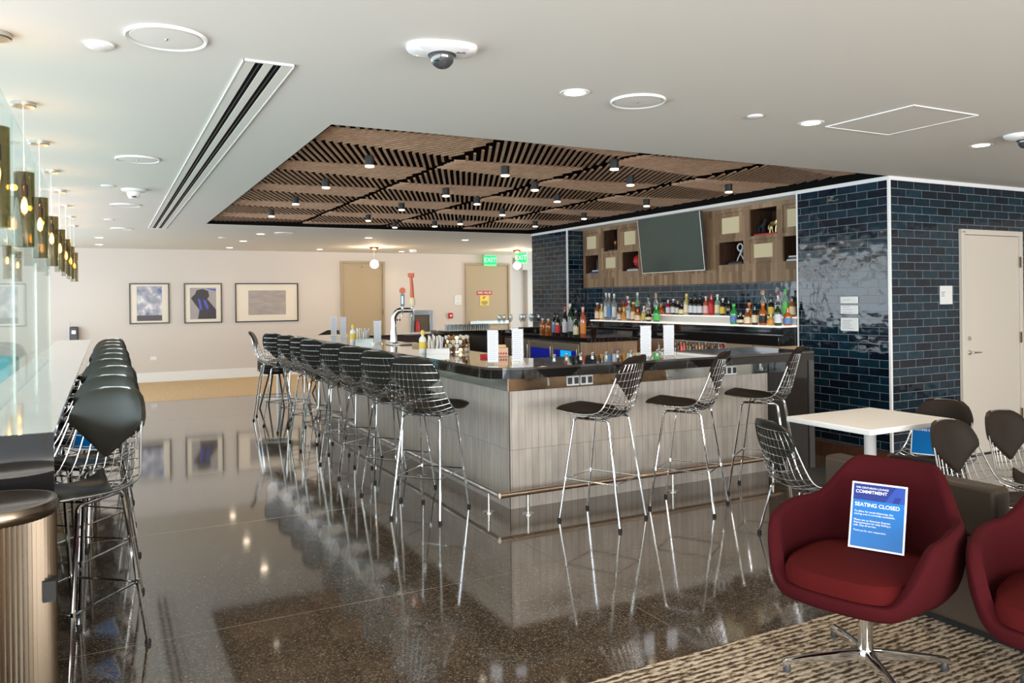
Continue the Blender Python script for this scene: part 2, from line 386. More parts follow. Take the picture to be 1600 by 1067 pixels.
# ------------------------------------------------------------------ slatted wood ceiling
sc = thing('slatted_ceiling', 'dark walnut slat ceiling feature in zigzag waves over the bar', 'ceiling feature', (0,0,0))
nx = 4; cw = (RX1-RX0-.05)/nx*1.0; P = 1.335
for ci in range(nx):
    c = MB(); x0 = RX0+.03+ci*cw; x1 = x0+cw-.002; K0 = 6.35-2*P if ci % 2 == 0 else 5.80-2*P
    sp_ = .066; th = .023
    k = -8
    def prof_(y, f):                # plan offset and how much of the deep leg we are in
        t = ((y-K0)/P) % 1.0        # 0 at the lower kink, deep leg until 1-f, open leg after
        if t < 1-f: off = f*P*.445*(1-t/(1-f)); w = min(t/.05, (1-f-t)/.05, 1)
        else: off = (t-(1-f))*P*.445; w = 0
        return off, max(w, 0)
    while x0+k*sp_ < x1+.02:
        bx = x0+k*sp_; n = 190; run = []
        def flush(run):
            if len(run) < 3: return
            vs = []; fs = []
            for (x, y, w, q) in run:
                zb = CEIL+.045+.02*q; zt = zb+.011+.010*w
                vs += [(x-th/2,y,zb),(x+th/2,y,zb),(x+th/2,y,zt),(x-th/2,y,zt)]
            for i in range(len(run)-1):
                a = 4*i; b = a+4
                for q in range(4): fs.append((a+q, a+(q+1)%4, b+(q+1)%4, b+q))
            fs += [(3,2,1,0), tuple(4*(len(run)-1)+q for q in range(4))]
            c.add(vs, fs)
        for i in range(n+1):
            y = RY0+.02+(RY1-RY0-.04)*i/n; q = min(max((bx+.2-x0)/cw, 0), 1); f = .72-.28*q
            off, w = prof_(y, f); x = bx+off
            if x0+th/2 < x < x1-th/2: run.append((x, y, w, q))
            else: flush(run); run = []
        flush(run); k += 1
    c.build('slat_panel', slatM, sc, smooth=False)
spots = [(1.83,5.91),(1.81,7.19),(1.82,8.54),(1.81,9.86),(3.68,5.27),(3.01,5.91),(3.05,7.31),(3.68,6.60),(4.34,5.96),(3.63,7.82),(5.55,5.97),
         (4.34,7.29),(4.39,8.71),(4.17,10.42),(3.05,8.64),(3.06,9.97),(4.36,9.95),(3.70,10.78),(5.51,7.26),(5.53,9.92),(5.61,8.74)]
me_h = MB().lathe([(.030,.014),(.036,.026),(.036,.085),(.0,.085)], 16).mesh('housing', M_rubber)
me_l = MB().lathe([(0,0),(.033,0),(.036,.003),(.036,.012),(.0,.013)], 16).mesh('lens', M_dl2)
me_s = MB().lathe([(.006,.085),(.006,.40)], 6).mesh('stem', M_rubber)
def where(x, y):
    row = 'first' if y < 5.6 else ''
    return row
for i, (x, y) in enumerate(spots):
    rw = sum(y > q for q in (5.6,6.3,6.9,7.6,8.2,9.2,10.3)); mates = sorted(p[0] for p in spots if sum(p[1] > q for q in (5.6,6.3,6.9,7.6,8.2,9.2,10.3)) == rw)
    W8 = ('first','second','third','fourth','fifth','sixth','seventh','last')
    t = thing('slat_spotlight', 'small lit spotlight below the slats, %s row from the front, %s from left' % (W8[rw], W8[mates.index(x)]), 'spotlight', (x, y, 2.605), 0, 'spotlights below the slat ceiling')
    ob('housing', me_h, t); ob('lens', me_l, t); ob('stem', me_s, t)
    l = bpy.data.lights.new('slat_spot_beam', 'SPOT'); l.energy = 16; l.color = (1,.80,.58); l.spot_size = 1.7; l.spot_blend = .8; l.shadow_soft_size = .04
    o = bpy.data.objects.new('slat_spot_beam', l); COL.objects.link(o); o.location = (0,0,-.01); o.parent = t

# ------------------------------------------------------------------ things on the ceiling
def dl(x, y, label, power=24):
    t = thing('recessed_downlight', label, 'ceiling light', (x, y, CEIL))
    MB().lathe([(.052,-.001),(.075,-.004),(.080,0)], 24).build('trim_ring', M_white, t)
    MB().lathe([(0,-.003),(.055,-.003),(.056,0)], 24).build('lens', M_dl, t)
    l = bpy.data.lights.new('downlight_beam', 'SPOT'); l.energy = power; l.color = (1,.78,.54); l.spot_size = 2.4; l.spot_blend = .9; l.shadow_soft_size = .05
    o = bpy.data.objects.new('downlight_beam', l); COL.objects.link(o); o.location = (0,0,-.012); o.parent = t
for x, y, la, pw in ((2.18,3.47,'lit round downlight in the near ceiling beside the white disc speaker',45),
    (3.90,3.465,'lit round downlight by the corner of the ceiling access panel',60),
    (5.63,3.47,'lit round downlight nearest the right edge of the near ceiling',60),
    (-.084,14.33,'nearer of two lit downlights at far left by the pendant row',16),
    (-.095,16.03,'farther of two lit downlights at far left by the pendant row',16),
    (2.18,12.81,'largest of three lit downlights in a column over the framed pictures',16),
    (2.153,14.39,'middle of three lit downlights in a column over the framed pictures',16),
    (2.176,16.25,'smallest of three lit downlights in a column over the framed pictures',16),
    (3.94,16.23,'lit downlight near the back wall above the wide picture',16),
    (3.996,13.01,'lit downlight over the far end of the bar, just behind the slat ceiling',16),
    (5.80,16.47,'lit downlight near the back wall beside the smoke detector',16),
    (5.77,12.95,'lit downlight between the two globe pendants behind the slat ceiling',16)):
    dl(x, y, la, pw)
def disc(name, x, y, r, label, cat, parts=True):
    t = thing(name, label, cat, (x, y, CEIL))
    MB().lathe([(r*.90,-.006),(r*.97,-.012),(r,-.006),(r,0)], 40).build('rim', M_trimw, t)
    MB().lathe([(0,-.010),(r*.5,-.011),(r*.86,-.008),(r*.9,-.002),(r*.9,0)], 40).build('grille', M_ceil, t)
    MB().lathe([(0,-.016),(.004,-.015),(.007,-.010)], 8).build('centre_screw', M_steel, t)
disc('ceiling_speaker', .228, 3.435, .155, 'large round white ceiling speaker at upper left, nearest the camera', 'speaker')
disc('ceiling_speaker', 2.581, 3.466, .15, 'round white ceiling speaker right of the dome camera', 'speaker')
disc('ceiling_speaker', .22, 6.43, .15, 'faint round white ceiling speaker left of the slot diffuser', 'speaker')
disc('ceiling_speaker', .20, 9.49, .15, 'distant round ceiling speaker beyond the small hanging dome camera', 'speaker')
disc('ceiling_speaker', .21, 12.5, .14, 'farthest round ceiling speaker on the left side', 'speaker')
disc('ceiling_speaker', 2.477, 12.5, .14, 'round white ceiling speaker just past the slat ceiling', 'speaker')
def puck(name, x, y, r, h, label, cat):
    tag(MB().lathe([(0,-h),(r*.8,-h),(r,-h*.6),(r,0)], 24, (x,y,CEIL)).build(name, M_plas), label, cat)
puck('sprinkler_cover', -.011, 3.648, .055, .018, 'small white disc cover beside the large round speaker', 'sprinkler cover')
puck('sprinkler_cover', 3.438, 3.468, .045, .012, 'small flat white disc between the two right downlights', 'sprinkler cover')
puck('sprinkler_cover', .03, 8.0, .06, .012, 'small white disc left of the small hanging dome camera', 'sprinkler cover')
puck('sprinkler_cover', .05, 11.2, .06, .012, 'small distant white disc on the left ceiling', 'sprinkler cover')
puck('sprinkler_cover', 1.718, 13.7, .06, .015, 'small white disc beside the downlight column past the slats', 'sprinkler cover')
puck('smoke_detector', 5.81, 15.77, .08, .06, 'white round smoke detector beside the far middle downlight', 'smoke detector')
# linear slot diffuser
t = thing('slot_diffuser', 'long white linear air diffuser with two black slots', 'air diffuser', (.66, 0, CEIL))
y0, y1 = 3.6, 12.28; c = MB()
for a, b in ((-.108,-.058), (-.020,.020), (.058,.108)): c.box(a, b, y0, y1, -.006, 0)
c.box(-.058,-.02,y0,y0+.02,-.006,0); c.box(.02,.058,y0,y0+.02,-.006,0); c.box(-.058,-.02,y1-.02,y1,-.006,0); c.box(.02,.058,y1-.02,y1,-.006,0)
c.build('frame', M_ceil, t)
c = MB()
for a in (-.112, .108): c.box(a, a+.004, y0-.004, y1+.004, -.009, 0)
c.box(-.112,.112,y0-.004,y0,-.009,0); c.box(-.112,.112,y1,y1+.004,-.009,0); c.build('edge', M_trimw, t)
for a in (-.039, .039):
    MB().box(a-.019, a+.019, y0+.02, y1-.02, -.003, -.0005).build('slot', M_black, t)
    MB().box(a-.002, a+.003, y0+.02, y1-.02, -.005, -.003).build('blade', M_grey, t)
# dome cameras
def dome(x, y, rz, label, big=True):
    t = thing('dome_camera', label, 'security camera', (x, y, CEIL), rz)
    rows = []
    for f, z in ((1.0,0),(1.0,-.012),(.93,-.024),(.62,-.034),(0.001,-.036)):
        row = []
        for k in range(40):
            a = 2*PI*k/40; ca, sa = math.cos(a), math.sin(a)
            sx, sy = (.150,.095)
            row.append((sx*f*math.copysign(abs(ca)**.75, ca), sy*f*math.copysign(abs(sa)**.75, sa), z))
        rows.append(row)
    MB().grid(rows, True).build('base_plate', M_trimw, t)
    MB().lathe([(.060,-.030),(.060,-.038),(.056,-.042)], 24).build('collar', M_grey, t)
    MB().lathe([(.054*math.cos(a), -.04-.054*math.sin(a)) for a in [PI/2*i/8 for i in range(9)]], 24).build('dome', mat('smoked_dome', (.05,.055,.06), .04, spec=.8, coat=1), t)
    MB().lathe([(.012,0),(.018,-.008),(.0,-.012)], 12, (-.02,-.034,-.062)).build('lens', M_silver, t)
    if big:
        me = text_mesh('FLIR', .022, M_grey, bold=True)
        place_text('logo', me, t, Matrix.Translation((.075,-.045,-.0355)) @ Matrix.Rotation(PI, 4, 'X') @ Matrix.Rotation(PI, 4, 'Z') @ Matrix.Rotation(PI, 4, 'Z'))
dome(1.275, 3.08, -.25, 'white dome security camera hanging at top centre of the ceiling')
dome(5.56, 3.115, -.25, 'white dome security camera at the right edge of the ceiling', False)
t = thing('turret_camera', 'small white round security camera left of the slot diffuser', 'security camera', (.245, 8.18, CEIL))
MB().lathe([(.11,0),(.10,-.02),(.06,-.028),(.055,-.06),(.04,-.085),(0,-.09)], 24).build('housing', M_plas, t)
MB().lathe([(.0,-.012),(.02,-.01),(.024,0)], 12, (0,-.045,-.07)).build('lens', M_grey, t)
# ceiling access panel
t = thing('access_panel', 'flat square white ceiling access panel outlined at upper right', 'access panel', (4.36, 3.19, CEIL))
MB().box(-.29,.29,-.30,.30,-.003,0).build('door', M_ceil, t)
c = MB(); c.box(-.297,-.290,-.307,.307,-.006,0); c.box(.290,.297,-.307,.307,-.006,0); c.box(-.29,.29,-.307,-.300,-.006,0); c.box(-.29,.29,.300,.307,-.006,0); c.build('frame', M_trimw, t)

# ------------------------------------------------------------------ smoked glass cylinder pendants
me_can = MB().lathe([(0,-.022),(.055,-.022),(.060,-.018),(.060,0)], 24).mesh('canopy', M_steel)
me_cord = MB().lathe([(.0022,-.46),(.0022,-.02)], 6).mesh('cord', M_plas)
me_cyl = MB().lathe([(.0485,-.37),(.0485,-.765),(.0450,-.765),(.0450,-.373),(.006,-.373),(.006,-.37),(.0485,-.37)], 28).mesh('glass_cylinder', M_amberg)
me_sock = MB().lathe([(.004,-.375),(.010,-.40),(.010,-.43),(.018,-.435),(.019,-.50),(.0,-.50)], 16).mesh('socket', M_copper)
me_bulb = MB().lathe([(.003,-.502),(.011,-.518),(.0165,-.55),(.013,-.578),(.0,-.590)], 12).mesh('filament', M_bulb)
me_env = MB().lathe([(.013,-.500),(.016,-.515),(.024,-.55),(.022,-.58),(.0,-.60)], 16).mesh('bulb', M_bulbg)
def pend(x, y, la, on=True):
    t = thing('glass_pendant', la, 'pendant light', (x, y, CEIL), 0, 'smoked glass cylinder pendants at left')
    for nm, me in (('canopy',me_can),('cord',me_cord),('glass_cylinder',me_cyl),('socket',me_sock)): ob(nm, me, t)
    b = ob('bulb', me_env, t); ob('filament', me_bulb, b)
    l = bpy.data.lights.new('pendant_glow', 'POINT'); l.energy = 1.6; l.color = (1,.55,.2); l.shadow_soft_size = .02
    o = bpy.data.objects.new('pendant_glow', l); COL.objects.link(o); o.location = (.0,0,-.31); o.parent = t
ords = ['nearest the camera, cut by the frame', 'second from the camera', 'third from the camera', 'fourth from the camera', 'fifth from the camera', 'third from the far end', 'second from the far end', 'farthest of the row']
for y, o_ in zip((3.67,4.88,6.0,7.25,8.5,9.77,10.98,12.23), ords):
    pend(-.378, y, 'smoked glass cylinder pendant over the pale counter, ' + o_)
for y, o_ in zip((8.5, 9.77, 10.98, 12.23), ('nearest', 'second', 'third', 'farthest')):
    pend(-1.03, y, o_ + ' smoked glass pendant seen behind the glass screen')

# ------------------------------------------------------------------ left counter and glass screen
t = thing('window_counter', 'long narrow pale counter with black end panel under the pendants', 'counter')
MB().box(-.60, -.186, 3.57, 12.45, 1.045, 1.07).build('countertop', M_corian, t, .003)
MB().box(-.60, -.186, 3.545, 3.57, .02, 1.0695).build('end_panel', M_granite, t)
MB().box(-.595, -.545, 3.6, 12.4, .0, 1.044).build('apron', M_granite, t)
t = thing('glass_screen', 'tall clear glass screen standing on the pale counter at far left', 'glass screen')
for k in range(3):
    MB().box(-.461, -.449, 3.58+k*1.57, 3.58+(k+1)*1.57-.006, 1.0705, 2.635).build('pane', M_pane, t)
tag(MB().box(-2.3,-1.5,11.5,12.7,.0,.75).build('tub_sofa', M_teal, bevel=.06, seg=4), 'pale teal sofa glimpsed behind the glass screen at far left', 'sofa')
tag(MB().box(-2.4,-1.3,14.6,15.6,.0,.72).build('tub_sofa', M_teal, bevel=.08, seg=4), 'pale teal sofa by the back wall behind the glass screen', 'sofa')

# ------------------------------------------------------------------ ribbed steel bin
t = thing('steel_bin', 'round ribbed steel waste bin at lower left corner', 'waste bin', (-.352, 3.24, 0))
rows = []
for z in (.015,.84):
    rows.append([((.185+.004*math.cos(k*PI))*math.cos(2*PI*k/144),(.185+.004*math.cos(k*PI))*math.sin(2*PI*k/144),z) for k in range(144)])
M_bin = mat('warm_ribbed_steel', (.19,.15,.11), .24, 1)
MB().grid(rows, True).build('ribbed_body', M_bin, t)
MB().lathe([(.0,.0),(.19,.0),(.19,.015),(.0,.016)], 48).build('base', M_rubber, t)
MB().lathe([(.186,.835),(.195,.845),(.197,.865),(.190,.885),(.175,.886),(.16,.876),(.0,.874)], 64).build('lid', M_bin, t)
MB().box(.150,.1895,-.12,-.06,.55,.62).build('handle_slot', M_rubber, t)

# ------------------------------------------------------------------ wire chairs and stools
def cat_(xs, v):
    n = len(xs)
    for i in range(n-1):
        if v <= xs[i+1][0] or i == n-2:
            a = xs[max(i-1,0)]; b = xs[i]; c = xs[i+1]; d = xs[min(i+2,n-1)]
            t = (v-b[0])/(c[0]-b[0]); out = []
            for q in range(1, len(b)):
                m0 = (c[q]-a[q])/(c[0]-a[0])*(c[0]-b[0]); m1 = (d[q]-b[q])/(d[0]-b[0])*(c[0]-b[0])
                out.append((2*t**3-3*t*t+1)*b[q]+(t**3-2*t*t+t)*m0+(-2*t**3+3*t*t)*c[q]+(t**3-t*t)*m1)
            return out
PROF = [(0,.275,.005,.160,.0,.0),(.06,.245,.010,.205,.0,.0),(.18,.14,-.010,.235,.012,0),(.32,.01,-.032,.252,.03,0),(.44,-.10,-.040,.252,.05,.01),
        (.53,-.172,-.015,.246,.05,.04),(.62,-.212,.05,.230,.03,.055),(.74,-.240,.155,.208,.01,.05),(.84,-.264,.245,.192,.0,.045),(.91,-.281,.310,.176,.0,.04),(.96,-.295,.362,.148,.0,.03),(.985,-.303,.388,.112,.0,.02),(1.0,-.306,.397,.065,.0,.01)]
def SH(u, v):
    x, z, w, dz, dx = cat_(PROF, min(max(v,0),1)); return Vector((x+dx*u*u*1.0, u*w, z+dz*u*u))
def NRM(u, v):
    e = .01; a = SH(u+e,v)-SH(u-e,v); b = SH(u,min(v+e,1))-SH(u,max(v-e,0)); n = b.cross(a); n.normalize()
    return n if n.dot(Vector((.6,0,.8))) > 0 else -n
def wire_meshes():
    c = MB()
    for i in range(1, 17):
        v = i/17.0; c.tube([SH(u/5,v)-NRM(u/5*.98,v)*.004 for u in range(-5,6)], .0031, 5)
    for i in range(-4, 5):
        u = i/5.0; c.tube([SH(u,k/16)+NRM(u,k/16)*.001 for k in range(17)], .0024, 5)
    sh = c.mesh('wire_basket', M_wire)
    pts = [SH(1,k/24) for k in range(25)]+[SH(1-2*k/6,1) for k in range(1,6)]+[SH(-1,1-k/24) for k in range(25)]+[SH(-1+2*k/6,0) for k in range(1,6)]
    rim = MB().tube(pts, .0050, 8, True).mesh('rim', M_wire)
    def pad(vs, g, th, back=None, wrap=False, m=M_leather, nm='pad'):
        U = 10; top = []; bot = []
        for v in vs:
            gg = g(v); rt = []; rb = []
            for k in range(-U, U+1):
                s = k/U; u = s*gg; e = (1-abs(s)**5)
                ve = min((v-vs[0])/.03, (vs[-1]-v)/.03, 1); e *= max(0, ve)**.5 if ve < 1 else 1
                p = SH(u,v); n = NRM(u,v)
                o = (-.013 if (wrap and (v > .93 or (abs(s) > .95 and v > .77))) else .0045)
                rt.append(p+n*(.008+th*e)); rb.append(p+n*o)
            top.append(rt); bot.append(rb)
        c = MB(); nv = len(vs); mU = 2*U+1
        c.add([p for r in top for p in r]+[p for r in bot for p in r], [])
        o = nv*mU; F = []
        for i in range(nv-1):
            for k in range(mU-1):
                a = i*mU+k; F.append((a,a+1,a+mU+1,a+mU)); F.append((o+a+mU,o+a+mU+1,o+a+1,o+a))
            a = i*mU; F.append((a,a+mU,o+a+mU,o+a)); a += mU-1; F.append((o+a,o+a+mU,a+mU,a))
        for k in range(mU-1):
            F.append((k+1,k,o+k,o+k+1)); a = (nv-1)*mU+k; F.append((a,a+1,o+a+1,o+a))
        c.f = F
        me = c.mesh(nm, m); return me
    vs1 = [0,.008,.02,.05,.1,.15,.2,.25,.3,.35,.4,.45,.5,.55,.58,.60]
    vs2 = [.66,.67,.69,.72,.75,.79,.83,.87,.90,.93,.96,.985,.995,1.0]
    gs = lambda v: 1.0 if v < .28 else max(.03, 1-(v-.28)/.32)
    gb = lambda v: 1.05 if v > .84 else max(.03, (v-.655)/.185*1.05)
    sp = pad(vs1, gs, .018, nm='seat_pad'); bp = pad(vs2, gb, .018, wrap=True, nm='back_pad')
    sp2 = sp.copy(); sp2.materials[0] = M_leatherb; bp2 = bp.copy(); bp2.materials[0] = M_leatherb
    return sh, rim, sp, bp, sp2, bp2
shM, rimM, spM, bpM, spM2, bpM2 = wire_meshes()
def leg_mesh(sx, sy, tx, ty, fx, fy, zt, r):
    R = .03; pts = [(sx*.0, sy*ty, zt), (sx*(tx-R), sy*ty, zt)]
    d = Vector((sx*fx-sx*tx, sy*fy-sy*ty, -zt)); d.normalize(); cn = Vector((sx*tx, sy*ty, zt)); p0 = Vector((sx*(tx-R), sy*ty, zt)); p2 = cn+d*R
    for i in range(1, 6):
        t = i/6; pts.append(p0*(1-t)**2+cn*2*t*(1-t)+p2*t*t)
    pts += [p2, Vector((sx*fx, sy*fy, .012))]
    return MB().tube(pts, r, 8).mesh('leg', M_chrome)
def base_meshes(zt, tx, ty, fx, fy, r, ring):
    L = []
    for sx, sy in ((1,1),(1,-1),(-1,1),(-1,-1)):
        g_ = MB().lathe([(0,0),(.013,0),(.015,.010),(.011,.022),(0,.024)], 10, (sx*fx,sy*fy,0)).mesh('foot_glide', M_rubber)
        L.append((leg_mesh(sx,sy,tx,ty,fx,fy,zt,r), g_))
    rg = None
    if ring:
        k = (zt-ring)/zt; x = tx+(fx-tx)*k; y = ty+(fy-ty)*k
        c = MB()
        c.tube([(x,y,ring),(-x,y,ring)], .0048, 7); c.tube([(x,-y,ring),(-x,-y,ring)], .0048, 7)
        c.tube([(x,-y,ring),(x,y,ring)], .0048, 7); c.tube([(-x,-y,ring),(-x,y,ring)], .0048, 7)
        for a in (-1,1):
            for b in (-1,1): c.lathe([(0,-.012),(.011,-.012),(.011,.012),(0,.012)], 8, (a*x,b*y,ring))
        rg = c.mesh('footrest', M_chrome)
    c = MB()
    for a in (-.07,.07): c.tube([(a,-ty,zt),(a,ty,zt)], .006, 6)
    return L, rg, c.mesh('cross_bar', M_chrome)
stoolB = base_meshes(.728, .135, .15, .24, .195, .0088, .30)
chairB = base_meshes(.337, .15, .16, .22, .205, .0070, 0)
def wire_chair(kind, x, y, deg, label, group, brown=False, tiltz=0):
    bar = kind == 'bar'
    t = thing('wire_bar_stool' if bar else 'wire_side_chair', label, 'bar stool' if bar else 'chair', (x,y,.0085 if y < 2.95 else 0), math.radians(deg), group)
    L, rg, cb = stoolB if bar else chairB
    for lm, gm in L:
        l = ob('leg', lm, t); ob('foot_glide', gm, l)
    if rg: ob('footrest', rg, t)
    ob('cross_bar', cb, t)
    z = .775 if bar else .385
    b = ob('wire_basket', shM, t, (0,0,z)); ob('rim', rimM, b)
    s = ob('seat_pad', spM2 if brown else spM, t, (0,0,z)); ob('back_pad', bpM2 if brown else bpM, t, (0,0,z))
    return t
gL = 'wire stools along the long side of the bar'
lab = ['nearest the bar corner', 'second from the bar corner', 'third from the bar corner', 'fourth from the bar corner', 'fifth from the bar corner', 'sixth from the bar corner', 'seventh from the bar corner', 'eighth from the bar corner']
for (x,y,d), o_ in zip(((2.135,5.42,41),(2.142,6.15,34),(2.14,6.84,36),(2.14,7.54,40),(2.12,8.27,33),(2.14,8.91,35),(2.13,9.57,35),(2.08,10.22,38)), lab):
    wire_chair('bar', x-.02, y, d, 'black padded chrome wire stool on the long bar side, ' + o_, gL)
wire_chair('bar', 2.0, 10.90, -15, 'chrome wire bar stool turned sideways at the far end of the bar row', gL)
gR = 'wire stools at the short front of the bar'
for x,y,d,o_ in ((3.11,4.645,117,'left of three at the front of the bar'),(3.863,4.615,124,'middle of three at the front of the bar'),(4.68,4.67,124,'right of three at the front of the bar')):
    wire_chair('bar', x, y, d, 'dark padded wire stool, ' + o_, gR, True)
gW = 'wire stools along the pale counter at left'
ol = ['nearest the camera', 'second from the camera', 'third from the camera', 'fourth from the camera', 'fifth from the camera', 'sixth from the camera', 'third from the far end', 'second from the far end', 'farthest of the row']
for k, o_ in enumerate(ol):
    wire_chair('bar', -.146+.004*k, 3.93+.715*k, 231+(0,2,-3,3,0,-2,2,0,1)[k], 'black padded wire stool at the pale counter, ' + o_, gW)
gC = 'wire chairs around the white square table'
wire_chair('side', 4.00, 3.62, -12, 'chrome wire side chair seen from behind, left of the white square table', gC)
wire_chair('side', 5.26, 3.62, 196, 'chrome wire side chair with dark pads beyond the white table, blue card on its seat', gC, True)
wire_chair('side', 4.575, 2.78, 266, 'dark padded wire side chair turned right, in front of the white table edge', gC, True)
wire_chair('side', 5.23, 2.85, 264, 'dark padded wire side chair at the right frame edge', gC, True)

# ------------------------------------------------------------------ blue cards in acrylic stands
seat_txt = [('THE CENTURION LOUNGE', .0105, .098, True), ('COMMITMENT', .0175, .083, True)]
def card_meshes():
    w, h = .235, .30
    fr = MB().box(-w/2,w/2,-.003,.003,0,h).mesh('acrylic_sleeve', M_wprint)
    lo = MB().box(-w/2+.008,w/2-.008,-.0042,-.003,.008,h*.73).mesh('blue_field', M_blue)
    up = MB().box(-w/2+.008,w/2-.008,-.0042,-.003,h*.73,h-.008).mesh('navy_band', M_navy)
    em = MB().add([(.028,-.0048,h*.73),(.072,-.0048,h-.008),(.1095,-.0048,h-.008),(.1095,-.0048,h*.73),(.085,-.0048,h*.73),(.095,-.0048,h*.82),(.070,-.0048,h*.82),(.058,-.0048,h*.73)],[(0,1,6,7),(1,2,5,6),(2,3,4,5)]).mesh('emblem', M_navy2)
    RX = Matrix.Rotation(PI/2, 4, 'X')
    tx = []
    for s, sz, x, z, b in (('THE CENTURION LOUNGE', .0115, -.1, .274, 1), ('COMMITMENT', .0205, -.1, .256, 1), ('SEATING CLOSED', .0238, -.1, .197, 1),
        ('To allow for social distancing, this\nseating area is currently unavailable.', .0120, -.1, .160, 0),
        ('Please see an American Express\nRepresentative for help finding a\nseat. Day of service.', .0120, -.1, .115, 0), ('Thank you for your cooperation.', .0105, -.1, .080, 1)):
        tx.append((text_mesh(s, sz, M_wprint, .0002, 'LEFT', bool(b)), Matrix.Translation((x,-.0047,z)) @ RX))
    return fr, lo, up, em, tx
cards = card_meshes()
def card(x, y, z, face, lean, label, sc=1.0, full=True):
    """card faces direction 'face' (degrees), leaning back by 'lean' degrees"""
    t = thing('notice_card', label, 'sign', (x,y,z), math.radians(face+90), 'blue seating notices')
    t.rotation_euler = (math.radians(-lean), 0, math.radians(face+90)); t.scale = (sc,sc,sc)
    b = ob('acrylic_sleeve', cards[0], t)
    for nm, me in (('blue_field',cards[1]),('navy_band',cards[2]),('emblem',cards[3])): ob(nm, me, b)
    for me, M in cards[4][:(None if full else 3)]: place_text('lettering', me, b, M)
    return t

# ------------------------------------------------------------------ the bar
bar = thing('bar_counter', 'large L shaped bar with grey wood cladding and black stone top', 'bar', (0,0,0))
zt0, zt1 = .993, 1.075
def Lbody(x0, y0, t_, z0, z1, xe, ye):
    return [(x0,y0),(xe,y0),(xe,y0+t_),(x0+t_,y0+t_),(x0+t_,ye),(x0,ye)]
MB().box(2.66, 5.30, 5.20, 5.204, .0, .88).build('front_cladding', barB, bar)
MB().box(2.66, 2.664, 5.2045, 11.0, .0, .88).build('side_cladding', barA, bar)
MB().box(2.657, 2.663, 5.197, 5.203, .0, .88).build('corner_bead', mat('dark_bead', (.06,.055,.05), .5), bar)
MB().box(2.665, 5.30, 5.205, 5.78, .0, .97).build('front_carcass', darkW, bar)
MB().box(2.665, 3.20, 5.785, 11.0, .0, .97).build('side_carcass', darkW, bar)
MB().box(2.652, 4.12, 5.188, 5.199, .88, .992).build('bronze_strip', M_bronze, bar)
MB().box(4.121, 5.26, 5.188, 5.199, .88, .992).build('steel_strip', M_steelg, bar)
MB().box(2.648, 2.6595, 5.20, 11.0, .88, .992).build('side_steel_strip', M_steelg, bar)
# the top with a rounded outer corner
R = .27; x0, y0 = 2.43, 4.97
outer = arc((x0+R,y0+R), R, PI, 1.5*PI, 12)
poly = outer+[(5.60,y0),(5.60,5.72),(3.12,5.72),(3.12,10.75),(4.45,10.75),(4.45,11.42),(x0,11.42)]
MB().prism(poly, zt1-.02, zt1).build('top', M_topw, bar, .003, smooth=True)
ps = arc((x0+R,y0+R), R-.001, PI, 1.5*PI, 12)
edge = ps+[(5.598,y0+.001),(5.598,y0+.04),(x0+R,y0+.04)]+arc((x0+R,y0+R), R-.04, 1.5*PI, PI, 12)[1:]+[(x0+.04,11.41),(x0+.001,11.41)]
MB().prism(edge, zt0, zt1-.0205).build('top_edge', M_granite, bar)
MB().box(5.265, 5.598, 4.985, 5.72, .0, zt0-.001).build('waterfall_end', M_granite, bar)
MB().box(5.54, 5.602, 4.975, 4.985, .0, zt1-.02).build('waterfall_edge', mat('grey_stone_edge', (.06,.06,.062), .12, spec=.7), bar)
MB().box(3.20, 4.45, 10.95, 11.35, .0, zt1-.021).build('far_carcass', darkW, bar)
# coat hooks, outlets
def hook(x, y, face):
    c = MB()
    c.tube([(0,-.004,.03),(0,-.012,.025),(0,-.014,-.01),(0,-.018,-.03)], .003, 6)
    for s in (-1,1): c.tube([(0,-.014,-.024),(s*.012,-.022,-.034),(s*.026,-.032,-.028),(s*.030,-.034,-.014)], .0028, 6)
    c.box(-.006,.006,-.003,-.0005,-.03,.035)
    return c.mesh('coat_hook', M_silver)
hk = hook(0,0,0)
for x, o_ in ((2.988,'left one, nearest the bar corner'),(3.62,'second from the bar corner'),(4.121,'third from the bar corner'),(5.18,'right one, by the black end panel')):
    tag(ob('coat_hook', hk, None, (x,5.187,.935)), 'small chrome double coat hook under the bar top, ' + o_, 'hook', 'coat hooks under the bar top')
def outlet(x, y, z, label, rz=0, n=2):
    t = thing('power_outlet', label, 'outlet', (x,y,z), rz)
    MB().box(-.058,.058,-.006,0,-.038,.038).build('plate', M_plas if n else M_steel, t, .003)
    for a in (-.03,.03):
        MB().box(a-.020,a+.020,-.008,-.006,-.025,.025).build('socket', M_grey if n == 2 else M_white, t, .002)
outlet(3.21, 5.188, .93, 'left grey double outlet plate under the bar top')
outlet(3.335, 5.188, .93, 'right grey double outlet plate of the pair under the bar top')
outlet(4.71, 5.188, .925, 'double outlet plate in the steel strip, left of its pair')
outlet(4.83, 5.188, .925, 'double outlet plate in the steel strip, right of its pair')
# foot rail
t = thing('foot_rail', 'tubular steel foot rail running round the base of the bar', 'foot rail')
zr = .16; MB().tube([(2.49,11.0,zr),(2.49,5.035,zr)], .021, 14).build('side_rail', M_steel, t)
MB().tube([(2.49,5.035,zr),(5.26,5.035,zr)], .021, 14).build('front_rail', mat('warm_steel', (.66,.50,.38), .25, 1), t)
pm = MB().lathe([(.045,.001),(.045,.006),(.012,.008),(.0105,.14)], 12).mesh('post', M_silver)
for x,y in ((2.49,5.22),(2.49,6.6),(2.49,8.0),(2.49,9.4),(2.49,10.7),(2.72,5.035),(4.05,5.035),(5.15,5.035)): ob('post', pm, t, (x,y,0))

